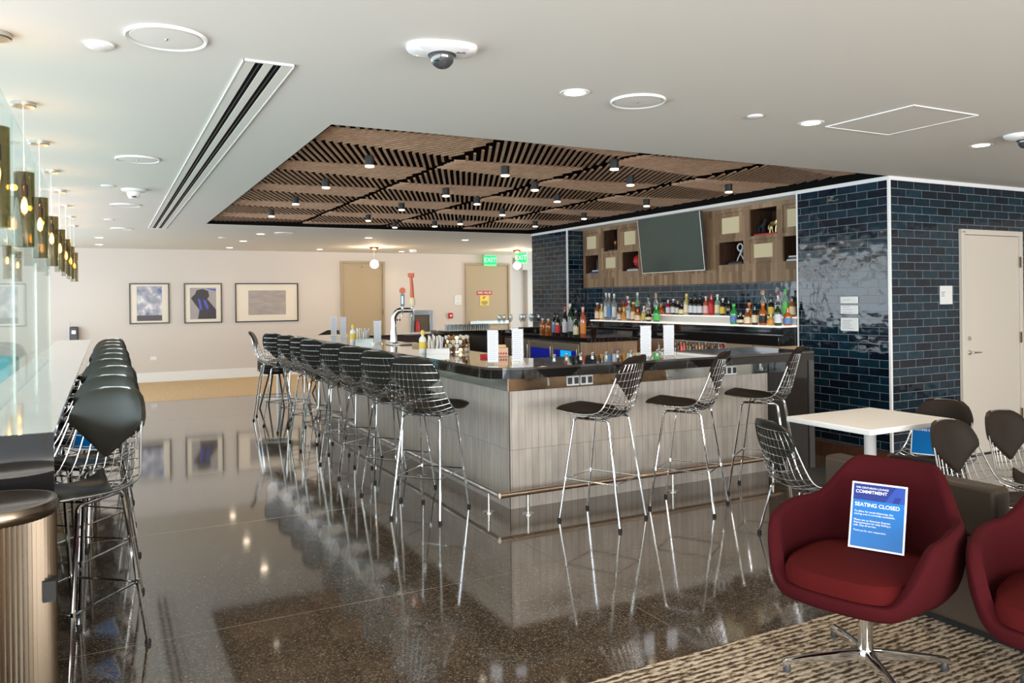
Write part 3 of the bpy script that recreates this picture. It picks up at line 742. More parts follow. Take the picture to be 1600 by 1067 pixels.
# ------------------------------------------------------------------ service island inside the bar and back bar
isl = thing('service_counter', 'black topped service counter with steel coolers behind the bar', 'counter')
MB().box(5.25, 6.02, 8.12, 10.49, 1.02, 1.075).build('top', M_granite, isl, .003)
MB().box(5.275, 6.0, 8.14, 8.146, 0, 1.02).build('end_panel', islW, isl)
MB().box(5.27, 5.276, 8.145, 8.33, 0, 1.02).build('side_panel', islWs, isl)
MB().box(5.28, 6.0, 8.15, 10.45, 0, 1.019).build('carcass', M_grey, isl)
for k, (ya, yb, la) in enumerate(((8.345,8.98,1),(9.0,9.62,0),(9.64,10.4,0))):
    d = MB().box(5.255, 5.279, ya, yb, .12, .99).build('cooler_door', mat('champagne_steel_%d' % k, (.50,.40,.29), .3, .8), isl, .004)
    if k < 2:
        MB().box(5.250, 5.255, ya+.06, yb-.03, .40, .90).build('glass', M_bluel, d)
    MB().tube([(5.235,ya+.02,.5),(5.235,ya+.02,.93)], .008, 8).build('handle', M_silver, d)
MB().box(5.246, 5.2499, 8.52, 8.78, .80, .895).build('lit_can', M_cyanl, isl)
MB().box(5.62, 5.76, 8.136, 8.14, .86, .93).build('outlet_plate', M_steel, isl, .002)
t = thing('glass_rack_counter', 'raised black ledge holding rows of glasses at the rear of the bar', 'counter')
MB().box(4.46, 5.24, 10.62, 11.36, 1.055, 1.105).build('top', M_granite, t, .003)
MB().box(4.50, 5.2, 10.66, 11.3, 0, 1.054).build('carcass', M_granite, t)
MB().box(5.25, 6.28, 10.50, 11.36, 1.055, 1.105).build('side_top', M_granite, t, .003)
MB().box(5.30, 6.24, 10.55, 11.3, 0, 1.054).build('side_carcass', darkW, t)
bb = thing('back_bar', 'dark back bar cabinet with glowing white bottle shelf before the tiles', 'back bar')
MB().box(6.03, 6.61, 5.80, 10.29, 1.06, 1.165).build('counter', M_granite, bb, .003)
MB().box(6.10, 6.61, 5.80, 10.29, 1.166, 1.245).build('plinth', M_granite, bb)
M_shelf = mat('white_lit_shelf', (.85,.84,.80), .3, emit=(1,.95,.85), es=.55)
MB().box(6.05, 6.60, 5.81, 9.30, 1.246, 1.262).build('lower_shelf', M_shelf, bb)
MB().box(6.29, 6.60, 5.81, 8.20, 1.263, 1.335).build('step_riser', mat('pale_riser', (.62,.60,.57), .4), bb)
MB().box(6.285, 6.60, 5.81, 8.205, 1.336, 1.346).build('upper_shelf', M_shelf, bb)
MB().box(6.12, 6.60, 5.80, 10.29, .0, .70).build('base_cabinet', darkW, bb)
MB().box(6.45, 6.60, 6.62, 10.29, .70, 1.059).build('niche_back', darkW, bb)
for ya, yb in ((5.80,6.18),(6.19,6.60)):
    MB().box(6.06, 6.59, ya, yb, .98, 1.055).build('drawer_front', mat('tan_drawer', (.42,.28,.17), .4), bb, .004)
MB().box(6.30, 6.59, 5.80, 6.60, .70, .975).build('niche_back', darkW, bb)
# tile splash is the wall behind; wooden display cabinet above
cab = thing('display_cabinet', 'wood block display cabinet with open and closed cubbies around the television', 'cabinet')
XW = 6.30+.28   # face
zc = [1.735, 1.945, 2.235, 2.265, 2.56, 2.61]
cols = [(5.86,6.25),(6.335,6.75),(6.85,7.27),(8.87,9.27),(9.37,9.74),(9.87,10.25)]
# face grid: strips between cells
c = MB(); xf, xb = XW, XW+.022
ys = [5.80]+[v for ab in cols for v in ab]+[10.29]
for i in range(0, len(ys), 2): c.box(xf, xb, ys[i], ys[i+1], zc[1], 2.56)
c.box(xf, xb, 5.80, 10.29, 1.735, zc[1]); c.box(xf, xb, 5.80, 10.29, 2.56, 2.61)
for a, b in cols: c.box(xf, xb, a, b, 2.215, 2.255)
c.box(xf, XW+.035, 5.80, 10.29, 1.725, 1.7349)
c.build('face_frame', cubM, cab, smooth=False)
OPEN = {(0,0),(1,1),(2,0),(3,0),(4,1),(5,0)}
cubD = M_void
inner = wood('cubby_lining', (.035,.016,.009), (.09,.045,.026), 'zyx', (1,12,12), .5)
for i, (a, b) in enumerate(cols):
    for r, (z0, z1) in enumerate(((zc[1],2.215),(2.255,2.56))):
        if (i, r) in OPEN: continue
        d = MB().box(XW+.012, XW+.024, a+.002, b-.002, z0+.002, z1-.002).build('cubby_door', cubM, cab)
        c = MB(); n = 9; za, zb = z0+.06, z1-.055; c.box(XW+.006, XW+.0119, a+.07, b-.065, za, zb)
        for k in range(n): zz = za+(zb-za)*(k+.5)/n; c.box(XW+.002, XW+.006, a+.07, b-.065, zz-.0055, zz+.0055)
        c.build('ribbed_panel', M_cream2, d)
# the niche box behind open cubbies (set back into the wall)
# ------------------------------------------------------------------ television
tv = thing('television', 'large switched off flat television tilted down above the back bar', 'television', (6.44, 8.0, 2.25), 0)
tv.rotation_euler = (0, math.radians(-6), 0)
MB().box(-.012, .03, -.625, .625, -.36, .36).build('casing', M_grey, tv, .004)
MB().box(-.0145, -.0125, -.615, .615, -.350, .350).build('screen', M_tv, tv)
c = MB(); c.box(-.016,-.012,-.627,-.617,-.362,.362); c.box(-.016,-.012,.617,.627,-.362,.362); c.box(-.016,-.012,-.617,.617,-.362,-.352); c.build('bezel', M_silver, tv)
MB().box(.031, .10, -.15, .15, -.12, .12).build('wall_bracket', M_rubber, tv)

# ------------------------------------------------------------------ right wall: door, signs
d = thing('door_1', None, None, (7.285, 4.72, 0)); d['kind'] = 'structure'
MB().box(.05,.945,-.020,-.004,.012,2.135).build('door_leaf', M_cream, d, .002)
c = MB(); c.box(0,.046,-.035,-.001,0,2.19); c.box(.949,.995,-.035,-.001,0,2.19); c.box(.046,.949,-.035,-.001,2.139,2.19); c.build('door_frame', M_cream, d, .003)
l = MB().lathe([(.026,0),(.026,.010),(.012,.012),(.010,.045),(0,.046)], 16, M=Matrix.Rotation(PI/2,4,'X')).build('lever', M_silver, d); l.location = (.115,-.020,1.0)
MB().tube([(0,-.042,0),(.03,-.046,0),(.125,-.044,-.002)], [.009,.009,.007], 8).build('lever_bar', M_silver, l)
l = MB().lathe([(.024,0),(.022,.012),(0,.013)], 16, M=Matrix.Rotation(PI/2,4,'X')).build('deadbolt', M_silver, d); l.location = (.115,-.020,1.135)
for z in (.35,1.12,1.88): MB().box(.935,.958,-.040,-.034,z-.055,z+.055).build('hinge', M_bronze, d)
MB().box(.01,.06,-.0375,-.035,2.155,2.17).build('label', M_ink, d)
def lines(parent, w, h, n, M_, y=-.0045, x0=-.4, x1=.4, z0=.15, z1=.8, th=.0018):
    c = MB()
    for k in range(n):
        z = h*(z0+(z1-z0)*k/max(n-1,1)); rr = random.uniform(.55,1)
        c.box(w*x0, w*(x0+(x1-x0)*rr), y-.0004, y, z-th/2, z+th/2)
    return c.build('print', M_, parent)
t = thing('room_sign', 'white square wall sign on the tiles beside the cream door', 'sign', (7.08,4.72,1.47))
MB().box(-.09,.09,-.012,-.001,0,.175).build('plate', M_plas, t, .002); lines(t, .18, .175, 3, M_ink, -.0125, -.42, -.05, .45, .65, .008)
for k, (z0, z1, n, la) in enumerate(((1.489,1.553,1,'topmost narrow white notice on the dark tiles'),(1.388,1.470,3,'middle white notice on the dark tiles'),(1.226,1.352,6,'lowest and tallest white notice on the dark tiles'))):
    t = thing('wall_notice', la, 'sign', (6.292,5.155,z0), math.radians(-90), 'white notices on the dark tiles')
    MB().box(-.098,.098,-.010,-.001,0,z1-z0).build('plate', M_plas, t, .002); lines(t, .196, z1-z0, n, M_ink, -.0105, -.38, .38, .2 if n > 1 else .5, .8, .004)

# ------------------------------------------------------------------ back wall: pictures, doors, signs
def picture(x0, x1, z0, z1, a0, a1, b0, b1, label, m):
    t = thing('framed_picture', label, 'picture', ((x0+x1)/2, YB, (z0+z1)/2)); cx, cz = (x0+x1)/2, (z0+z1)/2; w, h = (x1-x0)/2, (z1-z0)/2
    c = MB(); e = .022
    c.box(-w,-w+e,-.03,-.001,-h,h); c.box(w-e,w,-.03,-.001,-h,h); c.box(-w+e,w-e,-.03,-.001,h-e,h); c.box(-w+e,w-e,-.03,-.001,-h,-h+e); c.build('frame', M_frame, t)
    MB().box(-w+e,w-e,-.012,-.002,-h+e,h-e).build('mount', M_mat, t)
    o = MB().box(a0-cx,a1-cx,-.014,-.0125,b0-cz,b1-cz).build('print', m, t)
    return t, o, cx, cz
def cloud_mat():
    m = mat('cloud_photograph', (.5,.5,.6), .3); g = N(m); v = coords(g, 'xzy')
    no = g.n('ShaderNodeTexNoise'); no.inputs['Scale'].default_value = 6; no.inputs['Detail'].default_value = 5; g.l(v, no.inputs['Vector'])
    sp = g.n('ShaderNodeSeparateXYZ'); g.l(v, sp.inputs[0])
    lo = g.n('ShaderNodeMath', _operation='LESS_THAN'); g.l(sp.outputs[1], lo.inputs[0]); lo.inputs[1].default_value = -.235
    sky = ramp(g, no.outputs[0], [(.33,(.02,.10,.38)),(.38,(.22,.24,.33)),(.50,(.34,.34,.40)),(.64,(.72,.71,.74))])
    g.l(mix(g, lo.outputs[0], sky, (.02,.012,.015)), g.b.inputs['Base Color']); return m
picture(.407,1.13,1.161,1.962,.54,.993,1.218,1.901,'framed photograph of white clouds over a dark horizon', cloud_mat())
t, o, cx, cz = picture(1.40,2.123,1.15,1.961,1.513,2.011,1.231,1.869,'framed photograph of a dark curved shape with blue streaks', mat('grey_print_ground', (.36,.33,.32), .4))
def flat(pts, cx, cz, y, nm, m, par): return MB().add([(x-cx,y,z-cz) for x,z in pts], [tuple(range(len(pts)))]).build(nm, m, par, smooth=False)
flat([(1.66,1.235),(1.69,1.42),(1.60,1.55),(1.53,1.66),(1.61,1.74),(1.64,1.82),(1.76,1.845),(1.86,1.80),(1.88,1.70),(1.84,1.64),(1.93,1.52),(2.008,1.42),(2.008,1.235)], cx, cz, -.0146, 'dark_shape', mat('dark_print', (.035,.03,.035), .4), t)
flat([(1.66,1.64),(1.70,1.65),(1.745,1.42),(1.70,1.42)], cx, cz, -.0150, 'blue_streak', mat('blue_streak_print', (.03,.06,.5), .3), t)
flat([(1.76,1.63),(1.81,1.61),(1.87,1.46),(1.83,1.42)], cx, cz, -.0150, 'blue_streak', MT['blue_streak_print'], t)
flat([(1.80,1.855),(2.008,1.84),(2.008,1.80)], cx, cz, -.0150, 'blue_streak', MT['blue_streak_print'], t)
picture(2.383,3.672,1.146,1.961,2.645,3.413,1.296,1.808,'wide framed picture of a pale misty grey field', (lambda m: m)(wood('misty_print', (.34,.29,.27), (.42,.38,.35), 'xzy', (1,3,1), .4)))
def tandoor(name, x0, x1, zt):
    d = thing(name, None, None, (x0, YB, 0)); d['kind'] = 'structure'; w = x1-x0
    MB().box(.055,w-.055,-.018,-.002,.01,zt-.055).build('door_leaf', M_tan, d)
    c = MB(); c.box(0,.05,-.045,-.001,0,zt); c.box(w-.05,w,-.045,-.001,0,zt); c.box(.05,w-.05,-.045,-.001,zt-.05,zt); c.build('door_frame', M_tanf, d, .003)
    return d, w
d, w = tandoor('door_2', 4.592, 5.604, 2.445)
for z in (.4,1.3,2.1): MB().box(w-.062,w-.045,-.055,-.045,z-.06,z+.06).build('hinge', M_silver, d)
MB().box(w/2-.03,w/2,-.024,-.018,2.31,2.33).build('closer', M_grey, d)
d, w = tandoor('door_3', 7.60, 8.79, 2.43)
MB().box(.10,w-.07,-.07,-.018,.97,1.05).build('push_bar', M_silver, d, .004)
t = thing('fire_valve_sign', 'red sign with white lettering on the far tan door', 'sign', (8.10, YB-.019, 1.72))
MB().box(-.20,.20,-.004,0,-.045,.045).build('plate', M_redp, t)
place_text('lettering', text_mesh('FIRE VALVE', .072, M_wprint, bold=True), t, Matrix.Translation((0,-.0045,0)) @ Matrix.Rotation(PI/2,4,'X'))
t = thing('yellow_door_sign', 'yellow notice with black symbol under the red sign on the door', 'sign', (8.10, YB-.019, 1.54))
MB().box(-.12,.12,-.004,0,-.12,.12).build('plate', M_yel, t)
c = MB(); c.tube([(.03,-.005,.085),(-.01,-.005,.08),(-.03,-.005,.05),(-.01,-.005,.025)], [.006,.014,.012,.004], 6)
for z, a in ((-.03,.08),(-.06,.09),(-.09,.06)): c.box(-a,a,-.0048,-.004,z-.008,z+.008)
c.build('symbol', M_grey, t)
t = thing('room_sign', 'small pale square sign on the back wall left of the tan door', 'sign', (7.41, YB, 1.56))
MB().box(-.09,.09,-.012,-.001,-.115,.115).build('plate', M_plas, t, .002)
c = MB(); c.tube([(-.03,-.0125,-.01),(.03,-.0125,.06)], .003, 5); c.box(-.05,.05,-.0128,-.012,-.075,-.06); c.build('print', M_steel, t)
t = thing('fire_alarm', 'small red fire alarm pull on the back wall', 'fire alarm', (7.21, YB, 1.19))
MB().box(-.055,.055,-.04,-.001,-.065,.065).build('body', M_redp, t, .006); MB().box(-.02,.025,-.045,-.04,-.02,.02).build('handle', M_wprint, t)
t = thing('extinguisher_cabinet', 'silver framed recessed fire extinguisher cabinet on the back wall', 'fire cabinet', (6.49, YB, 1.0))
c = MB(); c.box(-.28,-.19,-.03,-.001,-.33,.33); c.box(.19,.28,-.03,-.001,-.33,.33); c.box(-.19,.19,-.03,-.001,.22,.33); c.box(-.19,.19,-.03,-.001,-.33,-.25); c.build('frame', M_steel, t, .004)
MB().box(-.19,.19,-.006,-.001,-.25,.22).build('recess', mat('cabinet_inside', (.10,.08,.06), .6), t)
MB().lathe([(0,-.22),(.045,-.22),(.048,-.20),(.048,.03),(.02,.07),(.012,.10),(.02,.11),(0,.13)], 12, (-.12,-.055,0)).build('extinguisher', M_redp, t)
outlet(.831, YB, .47, 'white double wall outlet low on the back wall', 0, 1)
outlet(5.93, YB, 1.12, 'small dark plate on the back wall beside the fire cabinet', 0, 2)
t = thing('hand_dispenser', 'black hand sanitizer dispenser on the back wall at far left', 'dispenser', (-.54, YB, .95))
MB().box(-.09,-.08,-.012,-.001,-.26,.26).build('back_plate', M_plas, t); MB().box(-.075,.075,-.14,-.001,-.19,.19).build('housing', M_grey, t, .03, 4)
MB().box(-.04,.03,-.15,-.14,.05,.12).build('window', M_steel, t, .005)
def exit_sign(x, y, z, rz, label, w=.32):
    t = thing('exit_sign', label, 'exit sign', (x,y,z), rz)
    MB().box(-w/2-.008,w/2+.008,-.010,.010,-.125,.125).build('panel', mat('exit_sign_glass', (.3,.7,.4), .3, emit=(.02,.7,.15), es=.5), t)
    MB().box(-w/2,w/2,-.014,-.0105,-.085,.115).build('green_face', M_green, t)
    MB().box(-w/2,w/2,-.02,.02,.125,.16).build('housing', M_steel, t)
    place_text('lettering', text_mesh('EXIT', .155, M_exw, bold=True), t, Matrix.Translation((0,-.0147,.015)) @ Matrix.Rotation(PI/2,4,'X'))
exit_sign(8.22, 17.0, 2.49, 0, 'lit green exit sign above the far tan door')
exit_sign(8.54, 16.0, 2.50, math.radians(-62), 'lit green exit sign turned sideways by the globe pendant', .30)
for x, y, la in ((4.78,15.2,'lit white globe pendant over the far left door'),(8.01,15.2,'lit white globe pendant beside the exit signs')):
    t = thing('globe_pendant', la, 'pendant light', (x,y,CEIL))
    MB().lathe([(.05,-.055),(.07,-.045),(.10,0)], 24).build('canopy', M_copper, t)
    MB().lathe([(.004,-.30),(.004,-.05)], 6).build('stem', M_gold, t)
    MB().lathe([(.085*math.sin(a), -.345+.085*math.cos(a)) for a in [PI*i/14 for i in range(15)]], 24).build('globe', M_globe, t)
    l = bpy.data.lights.new('globe_glow', 'POINT'); l.energy = 34; l.color = (1,.72,.42); l.shadow_soft_size = .09
    o = bpy.data.objects.new('globe_glow', l); COL.objects.link(o); o.location = (0,0,-.13); o.parent = t
# far seating between bar and back wall
t = thing('cafe_table', 'small white round table beyond the far end of the bar', 'table', (2.46, 12.95, 0))
MB().lathe([(0,.715),(.36,.715),(.37,.725),(.36,.74),(0,.74)], 40).build('tabletop', M_white, t)
MB().lathe([(.22,0),(.22,.012),(.035,.03),(.035,.715)], 20).build('pedestal', M_white, t)
def tub_chair(x, y, deg, label, hs=.45, hb=.80):
    t = thing('upholstered_chair', label, 'chair', (x,y,0), math.radians(deg))
    MB().lathe([(0,hs-.08),(.20,hs-.08),(.25,hs-.04),(.25,hs),(.18,hs+.03),(0,hs+.035)], 24).build('seat', M_leather, t)
    rows = []
    for i, (rr, z) in enumerate(((.235,hs-.02),(.262,hs+.12),(.265,hb-.06),(.25,hb),(.235,hb-.02),(.235,hs+.12),(.21,hs))):
        rows.append([(rr*math.cos(a)*1.0, rr*math.sin(a), z-(max(0, abs(a-PI)-.7)*.12 if 1 < i < 5 else 0)) for a in [PI-1.35+2.7*k/16 for k in range(17)]])
    MB().grid(rows).build('backrest', M_leatherb, t)
    for s in (0,1,2,3):
        a = PI/4+s*PI/2; MB().tube([(.10*math.cos(a),.10*math.sin(a),hs-.06),(.26*math.cos(a),.26*math.sin(a),.0)], .012, 8).build('leg', M_rubber, t)
tub_chair(2.25, 12.05, 60, 'low black upholstered chair by the small far table', .58, .66)
tub_chair(3.05, 12.40, 200, 'black high backed stool showing over the far end of the bar', .74, 1.10)
tub_chair(3.35, 13.35, 200, 'black upholstered chair behind the bar stools at the small far table', .45, .80)

# ------------------------------------------------------------------ white square table
t = thing('square_table', 'white square table on a round white column by the dark tiles', 'table', (4.54, 3.57, 0))
MB().box(-.42,.42,-.33,.33,.71,.745).build('tabletop', M_white, t, .004)
MB().lathe([(.038,.02),(.038,.71)], 24).build('column', M_white, t)
MB().lathe([(0,0),(.24,0),(.24,.012),(.05,.025),(.038,.04)], 32).build('base', M_white, t)

# ------------------------------------------------------------------ red swivel armchairs
def red_chair(x, y, deg, label):
    t = thing('red_armchair', label, 'armchair', (x,y,.0085), math.radians(deg), 'oxblood swivel armchairs')
    def rim(a):                      # a: 0 = front, pi = back
        d = abs(((a+PI) % (2*PI))-PI); k = lambda e0, e1, v: (lambda q: q*q*(3-2*q))(min(max((v-e0)/(e1-e0),0),1))
        h = .405
        h += (.635-h)*k(.60,1.15,d)      # front lip to arm
        h += .025*k(1.15,1.7,d)
        h += (.835-.66)*k(2.12,2.62,d)   # arm to back
        return h
    def rad(a, top=1):
        d = abs(((a+PI) % (2*PI))-PI); c, s = math.cos(a), math.sin(a)
        rx = .345 if c > 0 else .335; ry = .356
        n = 2.6; r = (abs(c/rx)**n+abs(s/ry)**n)**(-1/n); return r
    n = 72; rows = []
    spec = [(.22,0,.0),(.55,0,.004),(.80,0,.03),(.93,.25,0),(1.0,.55,0),(1.015,.85,0),(1.0,.96,0),(.97,1.0,0),(.90,1.0,-.004),(.865,.95,0),(.85,.75,0),(.83,.45,0),(.78,.22,0),(.5,.16,0),(.001,.15,0)]
    for i, (f, q, dz) in enumerate(spec):
        row = []
        for k in range(n):
            a = 2*PI*k/n; d = abs(((a+PI) % (2*PI))-PI); H = rim(a); z0 = .305; r = rad(a)*f
            tb = min(max((H-.65)/.235,0),1)          # narrow towards the top of the back
            sq = 1-.0*tb
            z = z0+(H-z0)*q+dz+(.02 if q == 0 and f > .5 else 0)
            hh = min(max((z-.60)/.28,0),1); 
            xx = r*math.cos(a)-.07*hh*tb; yy = r*math.sin(a)*(1-.08*hh)
            if i > 9 and f < .84: z = max(min(z,.415), .35) if d > .6 else min(z,.385)
            row.append((xx, yy, z))
        rows.append(row)
    MB().grid(rows, True).build('shell', M_red, t, subsurf=1)
    rows = []
    for f, z in ((.001,.385),(.9,.385),(1.0,.405),(1.0,.445),(.95,.470),(.80,.482),(.4,.490),(.001,.492)):
        row = []
        for k in range(48):
            a = 2*PI*k/48; c, s = math.cos(a), math.sin(a); rx = .322 if c > 0 else .225; ry = .262
            r = (abs(c/rx)**3.2+abs(s/ry)**3.2)**(-1/3.2); row.append((r*f*c+.005, r*f*s, z))
        rows.append(row)
    MB().grid(rows, True).build('seat_cushion', M_red2, t)
    MB().lathe([(.028,.07),(.030,.10),(.026,.24),(.032,.285),(.09,.29)], 20).build('column', M_chrome, t)
    MB().lathe([(.0,.055),(.045,.055),(.048,.07),(.040,.095),(.0,.10)], 20).build('hub', M_chrome, t)
    for k in range(4):
        a = PI/4+k*PI/2+.02; c = MB(); rows = []
        for s, w, zt, zb in ((.02,.022,.098,.062),(.12,.019,.090,.058),(.25,.016,.074,.050),(.33,.015,.062,.040),(.345,.013,.052,.030)):
            rows.append([(s,-w,zb),(s,-w*.9,zt-.004),(s,-w*.5,zt),(s,w*.5,zt),(s,w*.9,zt-.004),(s,w,zb)])
        c.grid(rows, True); c.f.append((24,25,26,27,28,29)); c.xf(Matrix.Rotation(a,4,'Z'))
        l = c.build('base_arm', M_chrome, t)
        MB().lathe([(.0,0),(.016,0),(.017,.012),(.010,.034)], 12, (.325*math.cos(a),.325*math.sin(a),.008)).build('foot_glide', M_grey, l)
    return t
red_chair(2.775, 2.215, 196, 'oxblood red swivel armchair holding the blue seating notice')
red_chair(3.10, 1.555, 198, 'oxblood red swivel armchair cut off by the lower right corner')
card(2.827, 2.203, .505, 206, 20, 'large blue seating notice leaning in the red armchair', .92)
card(5.17, 3.60, .425, 205, 20, 'blue seating notice on the wire chair beyond the white table', .9, False)
for k in range(1, 5):
    card(-.085+.004*k, 3.93+.715*k+.04, .80, 231, 22, 'blue seating notice on the %s wire stool at the pale counter' % ('second','third','fourth','fifth')[k-1], .95, False)

# ------------------------------------------------------------------ leather sofa bench
t = thing('leather_sofa', 'low grey brown leather sofa behind the red armchairs', 'sofa')
for ya, yb in ((2.08,3.05),(1.02,2.07),(.0,1.01)):
    MB().box(3.47,4.15,ya,yb,.05,.46).build('seat_block', M_sofa, t, .02, 3)
for ya, yb in ((2.10,3.03),(1.04,1.99)):
    MB().box(3.48,3.60,ya,yb,.462,.70).build('back_cushion', M_sofa, t, .022, 3)
MB().box(3.52,4.10,.05,3.0,.009,.05).build('plinth', M_rubber, t)

# ------------------------------------------------------------------ bottles
def gl(name, col, rough=.08, trans=.0): return mat(name, col, rough, spec=.7, coat=.4, trans=trans)
GL = dict(clear=gl('bottle_clear', (.80,.86,.88), .05, .85), amber=gl('bottle_amber', (.42,.14,.02), .06, .4), dark=gl('bottle_dark', (.012,.009,.008)),
          green=gl('bottle_green', (.03,.40,.08), .06, .3), lgreen=gl('bottle_pale_green', (.42,.70,.50), .05, .6), red=gl('bottle_red', (.50,.012,.02), .06, .1), yellow=gl('bottle_yellow', (.75,.50,.10), .06, .4),
          orange=gl('bottle_orange', (.55,.15,.015), .06, .3), gold=gl('bottle_gold', (.62,.50,.20), .1, .2), dgreen=gl('bottle_dark_green', (.012,.045,.015)), rose=gl('bottle_rose', (.60,.14,.06), .06, .3), blue=gl('bottle_blue', (.03,.06,.30)))
LB = dict(w=M_paper, c=mat('label_cream', (.80,.68,.48), .6), y=mat('label_yellow', (.80,.58,.08), .5), k=mat('label_black', (.02,.02,.02), .5), r=mat('label_red', (.55,.03,.03), .5), g=mat('label_green', (.10,.55,.12), .5), o=mat('label_orange', (.75,.25,.05), .5), b=mat('label_blue', (.12,.25,.5), .5), p=mat('label_pink', (.8,.5,.5), .5))
SHAPES = {  # profile fractions of height, radius
 'tall': [(0,0),(.95,0),(1,.02),(1,.60),(.85,.68),(.36,.76),(.34,.96),(.40,.97),(.40,1),(0,1)],
 'wine': [(0,0),(.95,0),(1,.02),(1,.58),(.9,.66),(.42,.76),(.38,.96),(.42,.97),(.42,1),(0,1)],
 'squat': [(0,0),(.95,0),(1,.03),(1,.50),(.95,.60),(.50,.72),(.34,.76),(.34,.93),(.42,.94),(.42,1),(0,1)],
 'round': [(0,0),(.6,0),(.85,.08),(1,.25),(.98,.42),(.75,.56),(.38,.66),(.34,.92),(.42,.93),(.42,1),(0,1)]}
_bm = {}
COLN = dict(clear='clear', amber='amber', dark='black', green='bright green', lgreen='pale green', red='red', yellow='yellow', orange='orange', gold='golden', dgreen='dark green', rose='rose pink', blue='blue')
LBN = dict(w='white', c='cream', y='yellow', k='black', r='red', g='green', o='orange', b='blue', p='pink')
def bottle(x, y, z, h, r, shape, col, lb, cap, label, group):
    key = (shape, col, round(h,2), round(r,3), lb, cap)
    t = thing('bottle', label, 'bottle', (x,y,z), 0, group)
    if key not in _bm:
        b = MB().lathe([(a*r, q*h) for a, q in SHAPES[shape]], 16).mesh('glass_body', GL[col])
        z0, z1 = {'tall':(.12,.50),'wine':(.12,.48),'squat':(.10,.44),'round':(.16,.38)}[shape]
        l = MB().lathe([(r*1.012, z0*h),(r*1.02, z0*h+.001),(r*1.02, z1*h),(r*1.012, z1*h+.001)], 16); l.f = l.f[:-2]
        c = MB().lathe([(r*.46,.90*h),(r*.47,1.0*h),(r*.44,1.005*h),(0,1.006*h)], 12); 
        _bm[key] = (b, l.mesh('paper_label', LB[lb]) if lb else None, c.mesh('cap', LB[cap]))
    b, l, c = _bm[key]
    ob('glass_body', b, t)
    if l: ob('paper_label', l, t)
    ob('cap', c, t)
# (y, top z, row, shape, glass, label, cap); rows: 0 lower shelf front, 1 lower shelf back, 2 upper step
LIST = [(9.22,1.50,0,'squat','amber','c','w'),(9.115,1.482,0,'tall','yellow','c','w'),(9.003,1.637,0,'tall','clear','w','w'),(8.926,1.631,0,'tall','clear','b','w'),(8.812,1.621,0,'tall','clear','w','w'),
 (8.735,1.517,1,'tall','orange','k','r'),(8.681,1.44,0,'squat','amber','w','o'),(8.585,1.44,0,'round','yellow','o','y'),(8.64,1.585,1,'tall','red','w','c'),(8.476,1.525,0,'tall','clear','w','w'),(8.375,1.508,0,'squat','amber','c','y'),
 (8.42,1.633,1,'tall','lgreen','k','w'),(8.282,1.425,0,'squat','orange','c','r'),(8.19,1.598,1,'tall','clear','p','k'),(8.15,1.458,0,'tall','clear','y','c'),(8.053,1.41,0,'round','dark','c','k'),(8.03,1.62,1,'tall','clear','k','o'),(7.895,1.467,0,'squat','green','g','g'),
 (8.112,1.488,2,'round','orange',None,'o'),(7.968,1.529,2,'tall','red','w','w'),(7.862,1.544,2,'wine','dark','w','w'),(7.779,1.52,2,'tall','dark','c','o'),(7.70,1.488,2,'squat','dark','c','k'),(7.612,1.606,2,'wine','gold','c','y'),
 (7.523,1.582,2,'wine','dark','w','k'),(7.441,1.573,2,'wine','dark','w','k'),(7.36,1.573,2,'wine','dark','w','k'),(7.258,1.572,2,'tall','rose','p','p'),(7.163,1.594,2,'tall','red','r','r'),(7.059,1.593,2,'tall','lgreen','c','w'),(6.968,1.547,2,'tall','dark','y','c'),(6.873,1.532,2,'tall','dark',None,'k'),
 (6.531,1.484,0,'squat','green','b','g'),(6.425,1.40,0,'round','dark','c','k'),(6.40,1.498,1,'squat','orange',None,'o'),(6.32,1.436,0,'squat','amber','c','w'),(6.335,1.628,2,'tall','clear','k','o'),(6.216,1.47,0,'tall','dark','c','k'),(6.225,1.551,2,'tall','dark','y','k'),
 (6.100,1.491,0,'squat','orange','k','o'),(6.125,1.598,2,'tall','clear','w','r'),(5.985,1.398,0,'round','yellow','o','y'),(6.02,1.636,2,'tall','lgreen','g','g')]
LIST += [(5.895,1.50,0,'wine','dgreen','w','k'),(5.93,1.56,2,'tall','amber','c','k'),(5.86,1.44,1,'squat','orange','b','o')]
cnt = 0
for y, zt, row, shp, gcol, lb, cap in LIST:
    if row == 0: x, z = 6.125, 1.2625
    elif row == 1: x, z = 6.225, 1.2625
    else: x, z = 6.37, 1.3465
    h = zt-z; r = {'tall':.034,'wine':.037,'squat':.042,'round':.046}[shp]
    r = min(r, .046)
    side = 'left part' if y > 7.8 else ('middle' if y > 6.8 else 'right part')
    tier = 'upper' if row == 2 else 'lower'
    siz = 'tall' if h > .27 else ('short' if h < .19 else 'mid height')
    nb = LIST[cnt-1] if cnt else None
    near = (', right of the %s%s one' % (COLN[nb[4]], ' %s labelled' % LBN[nb[5]] if nb[5] else '')) if nb else ', at the left end'
    bottle(x, y, z, h, r, shp, gcol, lb, cap, '%s %s bottle%s, %s shelf%s' % (siz.replace('mid height','medium'), COLN[gcol], ', %s label' % LBN[lb] if lb else '', tier, near if (gcol,lb,cap) != (nb[4:7] if nb else 0) or (LIST[cnt-2][4:7] != (gcol,lb,cap)) else ', last of three alike'), 'bottles on the back bar shelf'); cnt += 1
